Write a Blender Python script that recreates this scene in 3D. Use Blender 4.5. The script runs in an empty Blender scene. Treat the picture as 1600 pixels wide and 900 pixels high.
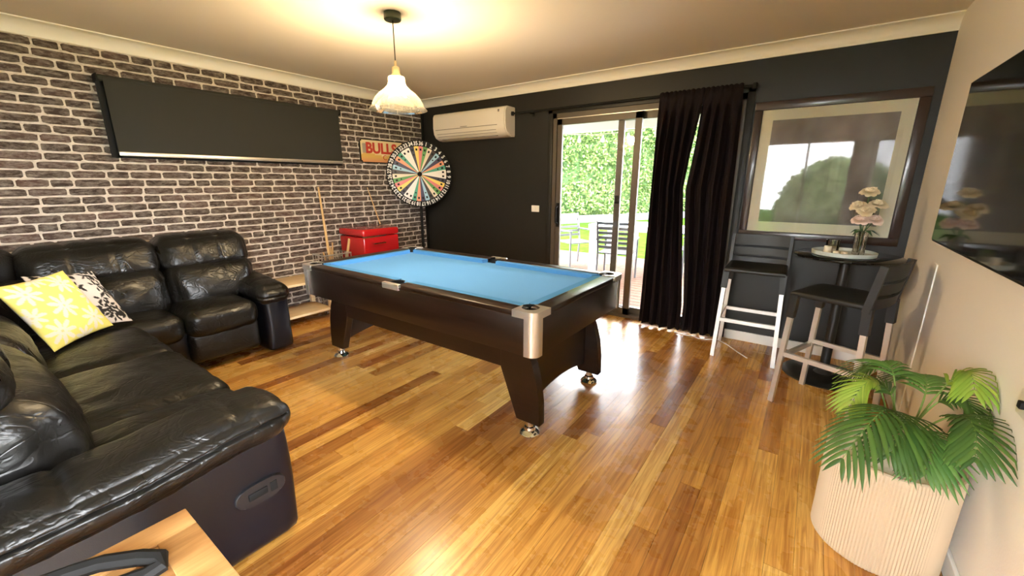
import bpy, bmesh, math, random
from mathutils import Vector, Matrix, noise
from math import sin, cos, pi, radians, sqrt, atan2
random.seed(7)
S = bpy.context.scene
COL = S.collection
V = Vector

# ------------------------------------------------------------------ camera
cam_d = bpy.data.cameras.new('camera'); cam = bpy.data.objects.new('camera', cam_d); COL.objects.link(cam)
cam_d.sensor_width = 36; cam_d.lens = 641.05/1600*36; cam_d.clip_start = .02
yaw, pitch = -.6222, -.2527
fw = V((sin(yaw)*cos(pitch), cos(yaw)*cos(pitch), sin(pitch)))
rt = V((cos(yaw), -sin(yaw), 0)); up = rt.cross(fw)
cam.matrix_world = Matrix(((rt.x, up.x, -fw.x, 4.3439), (rt.y, up.y, -fw.y, -4.0201), (rt.z, up.z, -fw.z, 1.3811), (0, 0, 0, 1)))
S.camera = cam
# ------------------------------------------------------------------ world, sun, exposure
SKY, SUN, LAMP, EXPO = 18.0, 5.0, 740.0, 1.2
w = bpy.data.worlds.new('sky'); S.world = w; w.use_nodes = True
wn = w.node_tree.nodes; bg = wn['Background']; bg.inputs[0].default_value = (.95, .97, 1, 1); bg.inputs[1].default_value = SKY
sun_d = bpy.data.lights.new('sun', 'SUN'); sun = bpy.data.objects.new('sun', sun_d); COL.objects.link(sun)
sun_d.energy = SUN; sun_d.angle = radians(1); sun_d.color = (1, .95, .84)
sun.rotation_euler = V((.72, -.12, -1.0)).to_track_quat('-Z', 'Y').to_euler(); sun.location = (-6, 4, 8)
vs = S.view_settings; vs.view_transform = 'Standard'; vs.look = 'None'; vs.gamma = 1; vs.exposure = EXPO; vs.use_curve_mapping = False
cy = S.cycles; cy.use_denoising = True; cy.max_bounces = 10; cy.diffuse_bounces = 5; cy.glossy_bounces = 5; cy.transparent_max_bounces = 16
cy.sample_clamp_indirect = 6; cy.caustics_reflective = False; cy.caustics_refractive = False; cy.blur_glossy = .5

# ------------------------------------------------------------------ materials
def mat(name, col=(.5, .5, .5), rough=.5, metal=0, spec=.5, coat=0, coat_rough=.1, emit=None, es=0, build=None, alpha=None):
    m = bpy.data.materials.new(name); m.use_nodes = True
    nt = m.node_tree; b = nt.nodes['Principled BSDF']
    b.inputs['Base Color'].default_value = (*col, 1); b.inputs['Roughness'].default_value = rough
    b.inputs['Metallic'].default_value = metal; b.inputs['Specular IOR Level'].default_value = spec
    b.inputs['Coat Weight'].default_value = coat; b.inputs['Coat Roughness'].default_value = coat_rough
    if emit: b.inputs['Emission Color'].default_value = (*emit, 1); b.inputs['Emission Strength'].default_value = es
    if build: build(nt, b)
    return m
def nd(nt, t, **kw):
    n = nt.nodes.new(t)
    for k, v in kw.items():
        if hasattr(n, k): setattr(n, k, v)
        else: n.inputs[k.replace('_', ' ')].default_value = v
    return n
def ramp(nt, fac, stops):
    r = nt.nodes.new('ShaderNodeValToRGB'); e = r.color_ramp.elements
    while len(e) < len(stops): e.new(.5)
    for i, (p, c) in enumerate(stops): e[i].position = p; e[i].color = (*c, 1)
    nt.links.new(fac, r.inputs[0]); return r.outputs[0]
def coords(nt, scale=(1, 1, 1), kind='Object', rnd=0):
    if kind == 'World': o = nt.nodes.new('ShaderNodeNewGeometry').outputs['Position']
    else: o = nt.nodes.new('ShaderNodeTexCoord').outputs[kind]
    if rnd:
        oi = nt.nodes.new('ShaderNodeObjectInfo'); mu = nt.nodes.new('ShaderNodeVectorMath'); mu.operation = 'MULTIPLY_ADD'
        cb = nt.nodes.new('ShaderNodeCombineXYZ')
        for i in range(3): nt.links.new(oi.outputs['Random'], cb.inputs[i])
        nt.links.new(cb.outputs[0], mu.inputs[0]); mu.inputs[1].default_value = (rnd, rnd*1.7, rnd*.6); nt.links.new(o, mu.inputs[2]); o = mu.outputs[0]
    mp = nt.nodes.new('ShaderNodeMapping'); mp.inputs['Scale'].default_value = scale; nt.links.new(o, mp.inputs[0]); return mp.outputs[0]
def noi(nt, vec, scale=5, detail=4, rough=.55, dist=0):
    n = nt.nodes.new('ShaderNodeTexNoise'); n.inputs['Scale'].default_value = scale; n.inputs['Detail'].default_value = detail
    n.inputs['Roughness'].default_value = rough; n.inputs['Distortion'].default_value = dist; nt.links.new(vec, n.inputs['Vector']); return n.outputs['Fac']
def mixc(nt, fac, a, b, mode='MIX'):
    n = nt.nodes.new('ShaderNodeMix'); n.data_type = 'RGBA'; n.blend_type = mode
    for s, v in ((n.inputs[0], fac), (n.inputs[6], a), (n.inputs[7], b)):
        if isinstance(v, (int, float)): s.default_value = v
        elif isinstance(v, tuple): s.default_value = (*v, 1)
        else: nt.links.new(v, s)
    return n.outputs[2]
def bump(nt, b, h, strength=.3, dist=.01):
    n = nt.nodes.new('ShaderNodeBump'); n.inputs['Strength'].default_value = strength; n.inputs['Distance'].default_value = dist
    nt.links.new(h, n.inputs['Height']); nt.links.new(n.outputs[0], b.inputs['Normal'])
def L(nt, o, i): nt.links.new(o, i)

def floor_wood(nt, b):
    oi = nt.nodes.new('ShaderNodeObjectInfo')
    g = noi(nt, coords(nt, (60, 2.2, 1), 'World', 9), 1.2, 5, .6, .6)
    g2 = noi(nt, coords(nt, (14, .8, 1), 'World', 9), 1, 3, .5, 1.2)
    base = ramp(nt, oi.outputs['Random'], [(0, (.26, .095, .022)), (.12, (.38, .16, .036)), (.3, (.56, .28, .062)), (.55, (.66, .355, .080)), (.8, (.74, .44, .115)), (1, (.82, .54, .17))])
    dark = mixc(nt, 1, base, (.48, .34, .22), 'MULTIPLY')
    c = mixc(nt, ramp(nt, g, [(.40, (0, 0, 0)), (.64, (.85, .85, .85))]), base, dark)
    c = mixc(nt, ramp(nt, g2, [(.45, (0, 0, 0)), (.75, (.28, .28, .28))]), c, dark)
    L(nt, c, b.inputs['Base Color'])
    sc = noi(nt, coords(nt, (3, 3, 1), 'World'), 1.6, 4, .6)
    L(nt, ramp(nt, sc, [(.3, (.20,)*3), (.7, (.36,)*3)]), b.inputs['Roughness'])
    bump(nt, b, noi(nt, coords(nt, (6, 1.5, 1), 'World', 3), 3, 3), .06, .004)
def brick_mat(nt, b):
    oi = nt.nodes.new('ShaderNodeObjectInfo')
    n = noi(nt, coords(nt, (1, 9, 26), 'World'), 1.6, 8, .72, .3)
    n2 = noi(nt, coords(nt, (1, 60, 90), 'World'), 1, 3, .6)
    base = ramp(nt, oi.outputs['Random'], [(0, (.036, .022, .016)), (.5, (.060, .037, .027)), (1, (.095, .054, .042))])
    c = mixc(nt, ramp(nt, n, [(.42, (0, 0, 0)), (.60, (.40,)*3), (.78, (.85,)*3)]), base, (.42, .36, .30))
    c = mixc(nt, ramp(nt, n2, [(.35, (.25,)*3), (.65, (0, 0, 0))]), c, (.022, .015, .012))
    L(nt, c, b.inputs['Base Color']); bump(nt, b, n2, .25, .004)
def mortar_mat(nt, b):
    n = noi(nt, coords(nt, (1, 12, 24), 'World'), 2, 6, .65)
    L(nt, ramp(nt, n, [(.3, (.42, .36, .30)), (.55, (.62, .55, .47)), (.8, (.74, .68, .60))]), b.inputs['Base Color'])
def leather(nt, b):
    def crease(sc, scale, w_, d_):
        n = noi(nt, coords(nt, sc, 'World'), scale, 3, .5, d_)
        return ramp(nt, n, [(.5-w_, (1, 1, 1)), (.5, (0, 0, 0)), (.5+w_, (1, 1, 1))])
    a = crease((1, 1, 1.5), 5.5, .05, 1.2); c = crease((2.2, .8, 1), 6, .035, .8)
    n2 = noi(nt, coords(nt, (1, 1, 1), 'World'), 9, 4, .55, .8); n3 = noi(nt, coords(nt, (1, 1, 1), 'World'), 260, 2)
    def madd(x, k, y):
        m_ = nt.nodes.new('ShaderNodeMath'); m_.operation = 'MULTIPLY_ADD'; m_.inputs[1].default_value = k; L(nt, x, m_.inputs[0])
        if y is None: m_.inputs[2].default_value = 0
        else: L(nt, y, m_.inputs[2])
        return m_.outputs[0]
    h = madd(a, .30, madd(c, .22, madd(n2, .6, madd(n3, .03, None))))
    bump(nt, b, h, .25, .018)
    L(nt, ramp(nt, n2, [(.3, (.27,)*3), (.7, (.42,)*3)]), b.inputs['Roughness'])
def paint(scale, s):
    def f(nt, b): bump(nt, b, noi(nt, coords(nt, (1, 1, 1), 'World'), scale, 3), s, .003)
    return f
def vcol(nt, b):
    a = nt.nodes.new('ShaderNodeAttribute'); a.attribute_name = 'Col'; L(nt, a.outputs['Color'], b.inputs['Base Color'])
def cloth_b(sc, s=.3):
    def f(nt, b):
        bump(nt, b, noi(nt, coords(nt, (1, 1, 1), 'World'), sc, 2), s, .002)
    return f
def darkwood(nt, b):
    n = noi(nt, coords(nt, (1.2, 20, 26), 'World'), 1.5, 5, .6, .5)
    L(nt, ramp(nt, n, [(.3, (.0075, .003, .0017)), (.7, (.018, .0075, .004))]), b.inputs['Base Color'])
def wood_of(c1, c2, sc):
    def f(nt, b):
        n = noi(nt, coords(nt, sc, 'World', 4), 1.5, 5, .6, .6)
        L(nt, ramp(nt, n, [(.3, c1), (.7, c2)]), b.inputs['Base Color'])
    return f
def thin_glass(name, ior=1.45, tint=(1, 1, 1), extra=0):
    m = bpy.data.materials.new(name); m.use_nodes = True; nt = m.node_tree; nt.nodes.clear()
    o = nt.nodes.new('ShaderNodeOutputMaterial'); t = nt.nodes.new('ShaderNodeBsdfTransparent'); t.inputs[0].default_value = (*tint, 1)
    g = nt.nodes.new('ShaderNodeBsdfGlossy'); g.inputs['Roughness'].default_value = .03
    f = nt.nodes.new('ShaderNodeFresnel'); f.inputs[0].default_value = ior; mx = nt.nodes.new('ShaderNodeMixShader')
    src = f.outputs[0]
    if extra:
        a = nt.nodes.new('ShaderNodeMath'); a.inputs[1].default_value = extra; L(nt, src, a.inputs[0]); src = a.outputs[0]
    L(nt, src, mx.inputs[0]); L(nt, t.outputs[0], mx.inputs[1]); L(nt, g.outputs[0], mx.inputs[2]); L(nt, mx.outputs[0], o.inputs[0]); return m
def leafmat(name, c1, c2, rnd=True, rough=.45):
    def f(nt, b):
        oi = nt.nodes.new('ShaderNodeNewGeometry')
        L(nt, ramp(nt, oi.outputs['Random Per Island'], [(0, c1), (1, c2)]), b.inputs['Base Color'])
        b.inputs['Transmission Weight'].default_value = 0
    m = mat(name, c1, rough, build=f)
    nt = m.node_tree; b = nt.nodes['Principled BSDF']; o = nt.nodes['Material Output']
    tr = nt.nodes.new('ShaderNodeBsdfTranslucent'); mx = nt.nodes.new('ShaderNodeMixShader'); mx.inputs[0].default_value = .3
    L(nt, b.inputs['Base Color'].links[0].from_socket, tr.inputs[0]); L(nt, b.outputs[0], mx.inputs[1]); L(nt, tr.outputs[0], mx.inputs[2]); L(nt, mx.outputs[0], o.inputs[0])
    return m

M = {}
M['floor'] = mat('floor timber', (.5, .27, .09), .2, spec=.4, coat=.05, coat_rough=.2, build=floor_wood)
M['sub'] = mat('floor gap', (.10, .045, .015), .6)
M['brick'] = mat('charcoal brick', (.05, .035, .03), .8, build=brick_mat, spec=.25)
M['mortar'] = mat('pale mortar', (.6, .53, .45), .9, build=mortar_mat, spec=.2)
M['dark'] = mat('charcoal paint', (.016, .0145, .0125), .45, spec=.35, build=paint(160, .15))
M['white'] = mat('white wall paint', (.91, .87, .79), .55, build=paint(120, .12))
M['ceil'] = mat('ceiling paint', (.82, .745, .655), .75, build=paint(90, .25))
M['corn'] = mat('cornice paint', (.86, .83, .76), .5)
M['skirt'] = mat('white gloss', (.84, .83, .80), .35)
M['leather'] = mat('black leather', (.005, .0046, .0042), .33, spec=.46, build=leather)
M['leather2'] = mat('black leather panel', (.0055, .0058, .009), .30, spec=.42, build=paint(300, .12))  # blue cast of sky light on the sofa arm is mixed into the base colour
M['seam'] = mat('black stitching', (.004, .004, .004), .8)
M['plas'] = mat('black plastic', (.012, .012, .012), .4)
M['greyp'] = mat('grey plastic', (.012, .012, .014), .35)
M['plas2'] = mat('black stool plastic', (.009, .0088, .0085), .42, build=paint(500, .2))
M['alu'] = mat('brushed aluminium', (.80, .77, .73), .35, metal=.75)
M['bronze'] = mat('door aluminium', (.10, .08, .062), .45, metal=.2)
M['silver'] = mat('silver cap', (.80, .76, .70), .30, metal=.85)
M['chrome'] = mat('chrome', (.85, .85, .85), .08, metal=1)
M['dwood'] = mat('mahogany veneer', (.03, .013, .008), .32, spec=.4, coat=.1, build=darkwood)
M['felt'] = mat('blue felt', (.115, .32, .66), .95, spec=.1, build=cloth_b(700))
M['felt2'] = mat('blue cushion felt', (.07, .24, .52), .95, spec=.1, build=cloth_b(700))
M['black'] = mat('matt black', (.006, .006, .006), .7, spec=.25)
M['curtain'] = mat('aubergine curtain', (.0075, .0036, .0048), .85, build=cloth_b(400), spec=.2)
M['blind'] = mat('blind fabric', (.032, .030, .023), .8, build=cloth_b(500), spec=.25)
M['acw'] = mat('cream plastic', (.80, .75, .65), .35)
M['acline'] = mat('grey groove', (.22, .19, .15), .5)
M['frame'] = mat('picture frame', (.026, .012, .010), .3, coat=.3)
M['mat'] = mat('mat board', (.90, .82, .60), .8)
M['vcol'] = mat('printed', (.5, .5, .5), .75, build=vcol, spec=.2)
M['vcolg'] = mat('printed gloss', (.5, .5, .5), .4, build=vcol)
M['tv'] = mat('tv screen', (.004, .004, .004), .06, spec=.6)
M['oak'] = mat('oak', (.5, .28, .11), .4, build=wood_of((.40, .20, .065), (.58, .32, .12), (30, 2.5, 8)))
M['ply'] = mat('plywood', (.75, .58, .34), .5, build=wood_of((.66, .47, .24), (.80, .62, .38), (8, 3, 20)))
M['cue'] = mat('cue timber', (.62, .40, .17), .3)
M['red'] = mat('red enamel', (.42, .010, .012), .18, coat=.5)
M['wire'] = mat('galvanised wire', (.5, .47, .42), .4, metal=.7)
M['pot'] = mat('ribbed stone pot', (.50, .39, .265), .8)
M['soil'] = mat('pale pebbles', (.80, .77, .70), .9, build=paint(40, 1))
M['frond'] = leafmat('dark frond', (.030, .090, .015), (.085, .18, .030))
M['lime'] = leafmat('lime frond', (.20, .36, .035), (.36, .50, .07))
M['midg'] = leafmat('mid frond', (.06, .17, .03), (.14, .28, .06))
M['stem'] = mat('plant stem', (.16, .26, .06), .5)
M['hedge'] = leafmat('hedge leaves', (.03, .09, .014), (.20, .27, .08), rough=.6)
M['hcore'] = mat('hedge core', (.03, .07, .015), .9)
M['lawn'] = mat('lawn', (.06, .15, .02), .9, spec=0, build=wood_of((.016, .050, .004), (.034, .080, .009), (3, 3, 3)))
M['deck'] = mat('deck timber', (.42, .25, .16), .7, spec=.1, build=wood_of((.07, .036, .023), (.11, .062, .042), (2, 16, 8)))
M['edging'] = mat('grey sleeper', (.07, .08, .08), .8, spec=.1)
M['outw'] = mat('white outdoor', (.84, .84, .83), .5)
M['outg'] = mat('grey outdoor metal', (.05, .05, .053), .5)
M['tray'] = mat('pale tray', (.58, .64, .60), .4)
M['petal'] = mat('cream petal', (.84, .74, .54), .7)
M['petal2'] = mat('blush petal', (.84, .68, .60), .7)
M['leafd'] = mat('dark leaf', (.05, .11, .03), .5)
M['candle'] = mat('candle wax', (.82, .76, .62), .6)
M['pane'] = thin_glass('window glass', 1.45)
M['pglass'] = thin_glass('picture glass', 1.45)
M['lglass'] = thin_glass('lamp glass', 1.5, (.98, .92, .80), .07)
def frost(m, f, c):
    nt = m.node_tree; o = [n for n in nt.nodes if n.type == 'OUTPUT_MATERIAL'][0]; src = o.inputs[0].links[0].from_socket
    tl = nt.nodes.new('ShaderNodeBsdfTranslucent'); tl.inputs[0].default_value = (*c, 1); df = nt.nodes.new('ShaderNodeBsdfDiffuse'); df.inputs[0].default_value = (*c, 1)
    a = nt.nodes.new('ShaderNodeMixShader'); L(nt, tl.outputs[0], a.inputs[1]); L(nt, df.outputs[0], a.inputs[2])
    k = nt.nodes.new('ShaderNodeMixShader'); k.inputs[0].default_value = f; L(nt, src, k.inputs[1]); L(nt, a.outputs[0], k.inputs[2]); L(nt, k.outputs[0], o.inputs[0])
frost(M['lglass'], .045, (.8, .74, .6))
M['vglass'] = thin_glass('cut glass', 1.5, (.95, .95, .93), .08)
M['bulb'] = mat('bulb', (1, .9, .7), .5, emit=(1, .78, .48), es=LAMP)
M['festoon'] = mat('festoon bulb', (.95, .93, .88), .3)
M['swg'] = mat('switch plate', (.86, .83, .76), .4)
M['greenb'] = mat('rose green', (.018, .03, .014), .35)
M['brass'] = mat('lamp cap', (.72, .58, .36), .3, metal=.8)
M['num'] = mat('white numerals', (.85, .83, .78), .6)
M['signred'] = mat('sign red', (.50, .045, .02), .5)
M['fence'] = mat('pale wall paint', (.6, .6, .58), .8)

# ------------------------------------------------------------------ geometry helpers
def bmnew(): return bmesh.new()
def box(bm, x0, x1, y0, y1, z0, z1, bev=0, seg=2):
    t = bmesh.new(); bmesh.ops.create_cube(t, size=1)
    for v in t.verts: v.co = V(((x0+x1)/2+v.co.x*(x1-x0), (y0+y1)/2+v.co.y*(y1-y0), (z0+z1)/2+v.co.z*(z1-z0)))
    if bev: bmesh.ops.bevel(t, geom=t.edges[:], offset=bev, segments=seg, profile=.5, affect='EDGES')
    merge(bm, t); return bm
def merge(bm, t, mtx=None):
    if mtx: t.transform(mtx)
    m = bpy.data.meshes.new('tmp'); t.to_mesh(m); t.free(); bm.from_mesh(m); bpy.data.meshes.remove(m)
def tube(bm, pts, r, n=8, cap=True):
    pts = [V(p) for p in pts]; rs = r if isinstance(r, (list, tuple)) else [r]*len(pts)
    rings = []; prev = None
    for i, p in enumerate(pts):
        d = (pts[min(i+1, len(pts)-1)]-pts[max(i-1, 0)]).normalized()
        if prev is None: a = d.cross(V((0, 0, 1)) if abs(d.z) < .9 else V((1, 0, 0))).normalized()
        else: a = (prev-d*prev.dot(d)).normalized()
        prev = a; b = d.cross(a)
        rings.append([bm.verts.new(p+(a*cos(2*pi*k/n)+b*sin(2*pi*k/n))*rs[i]) for k in range(n)])
    for A, B in zip(rings, rings[1:]):
        for k in range(n): bm.faces.new((A[k], A[(k+1) % n], B[(k+1) % n], B[k]))
    if cap: bm.faces.new(rings[0][::-1]); bm.faces.new(rings[-1])
    return bm
def bar(bm, a, b, wx, wy, up_=(0, 0, 1)):
    a, b = V(a), V(b); d = (b-a).normalized(); u = V(up_)
    if abs(d.dot(u)) > .95: u = V((0, 1, 0))
    s = d.cross(u).normalized(); t = s.cross(d)
    q = [bm.verts.new(p+s*wx/2*i+t*wy/2*j) for p in (a, b) for i, j in ((-1, -1), (1, -1), (1, 1), (-1, 1))]
    for f in ((3, 2, 1, 0), (4, 5, 6, 7), (0, 1, 5, 4), (1, 2, 6, 5), (2, 3, 7, 6), (3, 0, 4, 7)): bm.faces.new([q[i] for i in f])
    return bm
def lathe(bm, prof, c=(0, 0, 0), n=32, rib=None):
    c = V(c); rings = []
    for i, (r, z) in enumerate(prof):
        if r < 1e-5: rings.append([bm.verts.new(c+V((0, 0, z)))]); continue
        rings.append([bm.verts.new(c+V(((r+(rib(k, i) if rib else 0))*cos(2*pi*k/n), (r+(rib(k, i) if rib else 0))*sin(2*pi*k/n), z))) for k in range(n)])
    for A, B in zip(rings, rings[1:]):
        for k in range(n):
            k2 = (k+1) % n
            if len(A) == 1 and len(B) == 1: continue
            if len(A) == 1: bm.faces.new((A[0], B[k2], B[k]))
            elif len(B) == 1: bm.faces.new((A[k], A[k2], B[0]))
            else: bm.faces.new((A[k], A[k2], B[k2], B[k]))
    return bm
def prism(bm, outline, axis, a, b):
    def P(u, v, t): return {'x': V((t, u, v)), 'y': V((u, t, v)), 'z': V((u, v, t))}[axis]
    A = [bm.verts.new(P(u, v, a)) for u, v in outline]; B = [bm.verts.new(P(u, v, b)) for u, v in outline]; n = len(A)
    bm.faces.new(A); bm.faces.new(B[::-1])
    for k in range(n): bm.faces.new((A[k], B[k], B[(k+1) % n], A[(k+1) % n]))
    return bm
def fixn(bm): bmesh.ops.recalc_face_normals(bm, faces=bm.faces[:]); return bm
def rbox(bm, c, h, r, n=14, bulge=(0, 0, 0), deform=None, wr=0, ws=9, seed=0):
    """soft upholstered block: rounded box, bulged faces, wrinkle relief"""
    t = bmesh.new(); bmesh.ops.create_cube(t, size=2); bmesh.ops.subdivide_edges(t, edges=t.edges[:], cuts=n, use_grid_fill=True)
    c = V(c); h = V(h)
    for v in t.verts:
        u = v.co.copy(); p = V((u.x*h.x, u.y*h.y, u.z*h.z))
        inn = V([max(-(h[i]-r), min(h[i]-r, p[i])) for i in range(3)]); d = p-inn
        if d.length > 1e-9: p = inn+d.normalized()*r
        f = [1-min(1, abs(u[i]))**2 for i in range(3)]
        p += V((math.copysign(1, u.x)*bulge[0]*f[1]*f[2]*(abs(u.x) > .999), math.copysign(1, u.y)*bulge[1]*f[0]*f[2]*(abs(u.y) > .999), math.copysign(1, u.z)*bulge[2]*f[0]*f[1]*(abs(u.z) > .999)))
        q = deform(p, u) if deform else p
        v.co = c+q
    t.normal_update()
    if wr:
        mv = {}
        for v in t.verts:
            s = noise.fractal(v.co*ws+V((seed*3.1, 0, 0)), 1, 2, 3)
            s2 = 1-abs(noise.noise(v.co*ws*1.3+V((0, seed*2.3, 5))))*2
            mv[v] = v.normal*(s*.6+s2*.4)*wr
        for v, o in mv.items(): v.co += o
    merge(bm, t); return bm

ORG = {}
def tag(o, label=None, cat=None, group=None, kind=None):
    if label: o['label'] = label
    if cat: o['category'] = cat
    if group: o['group'] = group
    if kind: o['kind'] = kind
    return o
def thing(name, label, cat, loc=(0, 0, 0), rotz=0, group=None):
    o = bpy.data.objects.new(name, None); COL.objects.link(o); o.location = loc; o.rotation_euler = (0, 0, rotz); o.empty_display_size = .05
    ORG[o.name] = V((0, 0, 0)); return tag(o, label, cat, group)
def wthing(name, label, cat, loc, group=None):      # parts are given in room coordinates
    o = thing(name, label, cat, loc, 0, group); ORG[o.name] = V(loc); return o
def obj(name, bm, m, parent=None, smooth=True, angle=40, label=None, origin=None, fix=True):
    if fix: fixn(bm)
    me = bpy.data.meshes.new(name); sh = V((0, 0, 0))
    if parent: sh = ORG.get(parent.name, V((0, 0, 0)))
    elif origin is not None: sh = V(origin)
    if sh.length: bm.transform(Matrix.Translation(-sh))
    bm.to_mesh(me); bm.free()
    if smooth:
        me.polygons.foreach_set('use_smooth', [True]*len(me.polygons))
        try: me.set_sharp_from_angle(angle=radians(angle))
        except Exception: pass
    me.materials.append(M[m] if isinstance(m, str) else m)
    o = bpy.data.objects.new(name, me); COL.objects.link(o); ORG[o.name] = sh
    if parent: o.parent = parent
    else: o.location = sh
    if label: o['label'] = label
    return o
def struct(name, bm, m, parent=None, smooth=False, label=None):
    o = obj(name, bm, m, parent, smooth, label=label)
    if not parent: o['kind'] = 'structure'
    return o
def B(*a, **k): return box(bmnew(), *a, **k)
def text_bm(s, size, extr=.001, bold=0):
    c = bpy.data.curves.new('t', 'FONT'); c.body = s; c.size = size; c.align_x = 'CENTER'; c.align_y = 'CENTER'; c.extrude = extr; c.offset = bold; c.resolution_u = 3
    o = bpy.data.objects.new('t', c); COL.objects.link(o); bpy.context.view_layer.update()
    me = bpy.data.meshes.new_from_object(o); bpy.data.objects.remove(o); bm = bmnew(); bm.from_mesh(me); bpy.data.meshes.remove(me); return bm
def colour_mesh(o, fn):
    me = o.data; a = me.color_attributes.new('Col', 'FLOAT_COLOR', 'POINT')
    for i, v in enumerate(me.vertices): a.data[i].color = (*fn(v.co, i), 1)

W, D, H = 4.938, -5.7, 2.4
# ================================================================== SETTING
# floor and its boards
fl = struct('floor', B(-.02, W+.02, D, .0, -.06, -.014), 'sub')
pw = .0915; k = 0; x = 0
while x < W-.005:
    x1 = min(x+pw, W); y = 0.0-random.uniform(.0, .0); first = True
    while y > -4.75:
        ln = random.uniform(.5, 2.6) if first else random.uniform(1.0, 2.9)
        first = False; y1 = max(y-ln, -4.8)
        if y1 < -4.4: y1 = -4.8
        g = .0005; b = B(x+g, x1-g, y1+g, y-g, -.016, random.uniform(-.0002, 0))
        obj('plank', b, 'floor', fl, smooth=False, fix=False); y = y1
    x = x1
struct('floor', B(0, W, D, -4.8, -.016, 0), 'floor')
# ceiling, walls
struct('ceiling', B(-.15, W+.15, D-.15, .15, H, H+.08), 'ceil')
wl = struct('wall_left', B(-.14, 0, D-.15, .15, -.06, H), 'mortar')
wb = bmnew(); DX0, DX1, DZ = 2.0, 3.80, 2.075
for a in ((0, DX0, 0, .14, -.06, H), (DX1, W, 0, .14, -.06, H), (DX0, DX1, 0, .14, DZ, H)): box(wb, *a)
struct('wall_back', wb, 'dark')
R1 = (3.45, 4.84, .12, 2.12); R3 = (-5.35, -3.75, .12, 2.12)      # rear window; glazed opening in the white wall behind the viewer
wr_ = bmnew()
for a in ((-.0, R3[1], 0, H), (R3[0], D-.15, 0, H), (R3[1], R3[0], 0, R3[2]), (R3[1], R3[0], R3[3], H)): box(wr_, W, W+.14, min(a[0], a[1])-.0, max(a[0], a[1]), a[2]-.06*(a[2] == 0), a[3])
struct('wall_right', wr_, 'white')
wr_ = bmnew()
for a in ((0, R1[0], 0, H), (R1[1], W, 0, H), (R1[0], R1[1], 0, R1[2]), (R1[0], R1[1], R1[3], H)): box(wr_, a[0], a[1], D-.14, D, a[2], a[3])
struct('wall_rear', wr_, 'white')
x0, x1, z0, z1 = R1; wf = bmnew()
for a in ((x0, x1, z0, z0+.05), (x0, x1, z1-.05, z1), (x0, x0+.05, z0, z1), (x1-.05, x1, z0, z1), ((x0+x1)/2-.02, (x0+x1)/2+.02, z0, z1)): box(wf, a[0], a[1], D-.10, D-.05, a[2], a[3])
wo = struct('window_2', wf, 'outw'); obj('pane', B(x0+.05, x1-.05, D-.077, D-.073, z0+.05, z1-.05), 'pane', wo, False)
y0, y1, z0, z1 = R3; wf = bmnew()
for a in ((y0, y1, z0, z0+.05), (y0, y1, z1-.05, z1), (y0, y0+.05, z0, z1), (y1-.05, y1, z0, z1), ((y0+y1)/2-.025, (y0+y1)/2+.025, z0, z1)): box(wf, W+.05, W+.10, a[0], a[1], a[2], a[3])
wo = struct('window_3', wf, 'outw'); obj('pane', B(W+.073, W+.077, y0+.05, y1-.05, z0+.05, z1-.05), 'pane', wo, False)

# bricks: irregular courses with raised rounded faces
def brick_bm(bm, ya, yb, za, zb, d):
    n = 16; out = []; inn = []
    cyy, czz, hy, hz = (ya+yb)/2, (za+zb)/2, (yb-ya)/2, (zb-za)/2
    for k in range(n):
        t = 2*pi*(k+.5)/n; e = .32
        u = math.copysign(abs(cos(t))**e, cos(t)); v = math.copysign(abs(sin(t))**e, sin(t))
        jy, jz = random.uniform(-.006, .004), random.uniform(-.0055, .003)
        u2 = hy*u+math.copysign(jy, u); v2 = hz*v+math.copysign(jz, v)*1.0
        out.append(bm.verts.new((.0, cyy+u2, czz+v2)))
        inn.append(bm.verts.new((d, cyy+u2-math.copysign(min(.006, hy*.3), u), czz+v2-math.copysign(.005, v))))
    for k in range(n): bm.faces.new((out[k], out[(k+1) % n], inn[(k+1) % n], inn[k]))
    bm.faces.new(inn)
CH = .0605; bricks = []
blind_y = (-3.10, -1.27, 1.575, 2.10)
r = 0; z = 2.31
while z > .02:
    z0 = z-CH; y = -3.98-random.uniform(0, .2)
    while y < -.004:
        ln = random.choice((.21, .215, .2, .205, .13, .11, .16, .19, .21))*random.uniform(.95, 1.06); y1 = min(y+ln, -.004)
        cyy, czz = (y+y1)/2, (z+z0)/2
        hid = (y > blind_y[0] and y1 < blind_y[1] and z0 > blind_y[2] and z < blind_y[3]) or (cyy < -2.55 and z < .78) or (cyy > -1.3 and cyy < -.3 and z < .5)
        if y1-y > .05 and not hid: bricks.append((y+.008, y1-.008, z0+.0085, z-.0085))
        y = y1
    z = z0; r += 1
C0 = V((4.3439, -4.0201, 1.3811))
bricks.sort(key=lambda q: (V((0, (q[0]+q[1])/2, (q[2]+q[3])/2))-C0).length**2/((q[1]-q[0])+.05))
vis = [q for q in bricks]
for q in vis[:300]:
    b = bmnew(); brick_bm(b, *q, random.uniform(.004, .007)); obj('brick', b, 'brick', wl, True, 30)
b = bmnew()
for q in vis[300:]: brick_bm(b, *q, random.uniform(.004, .007))
o = obj('brickwork', b, 'brick', wl, True, 30); o['kind'] = 'stuff'

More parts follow.
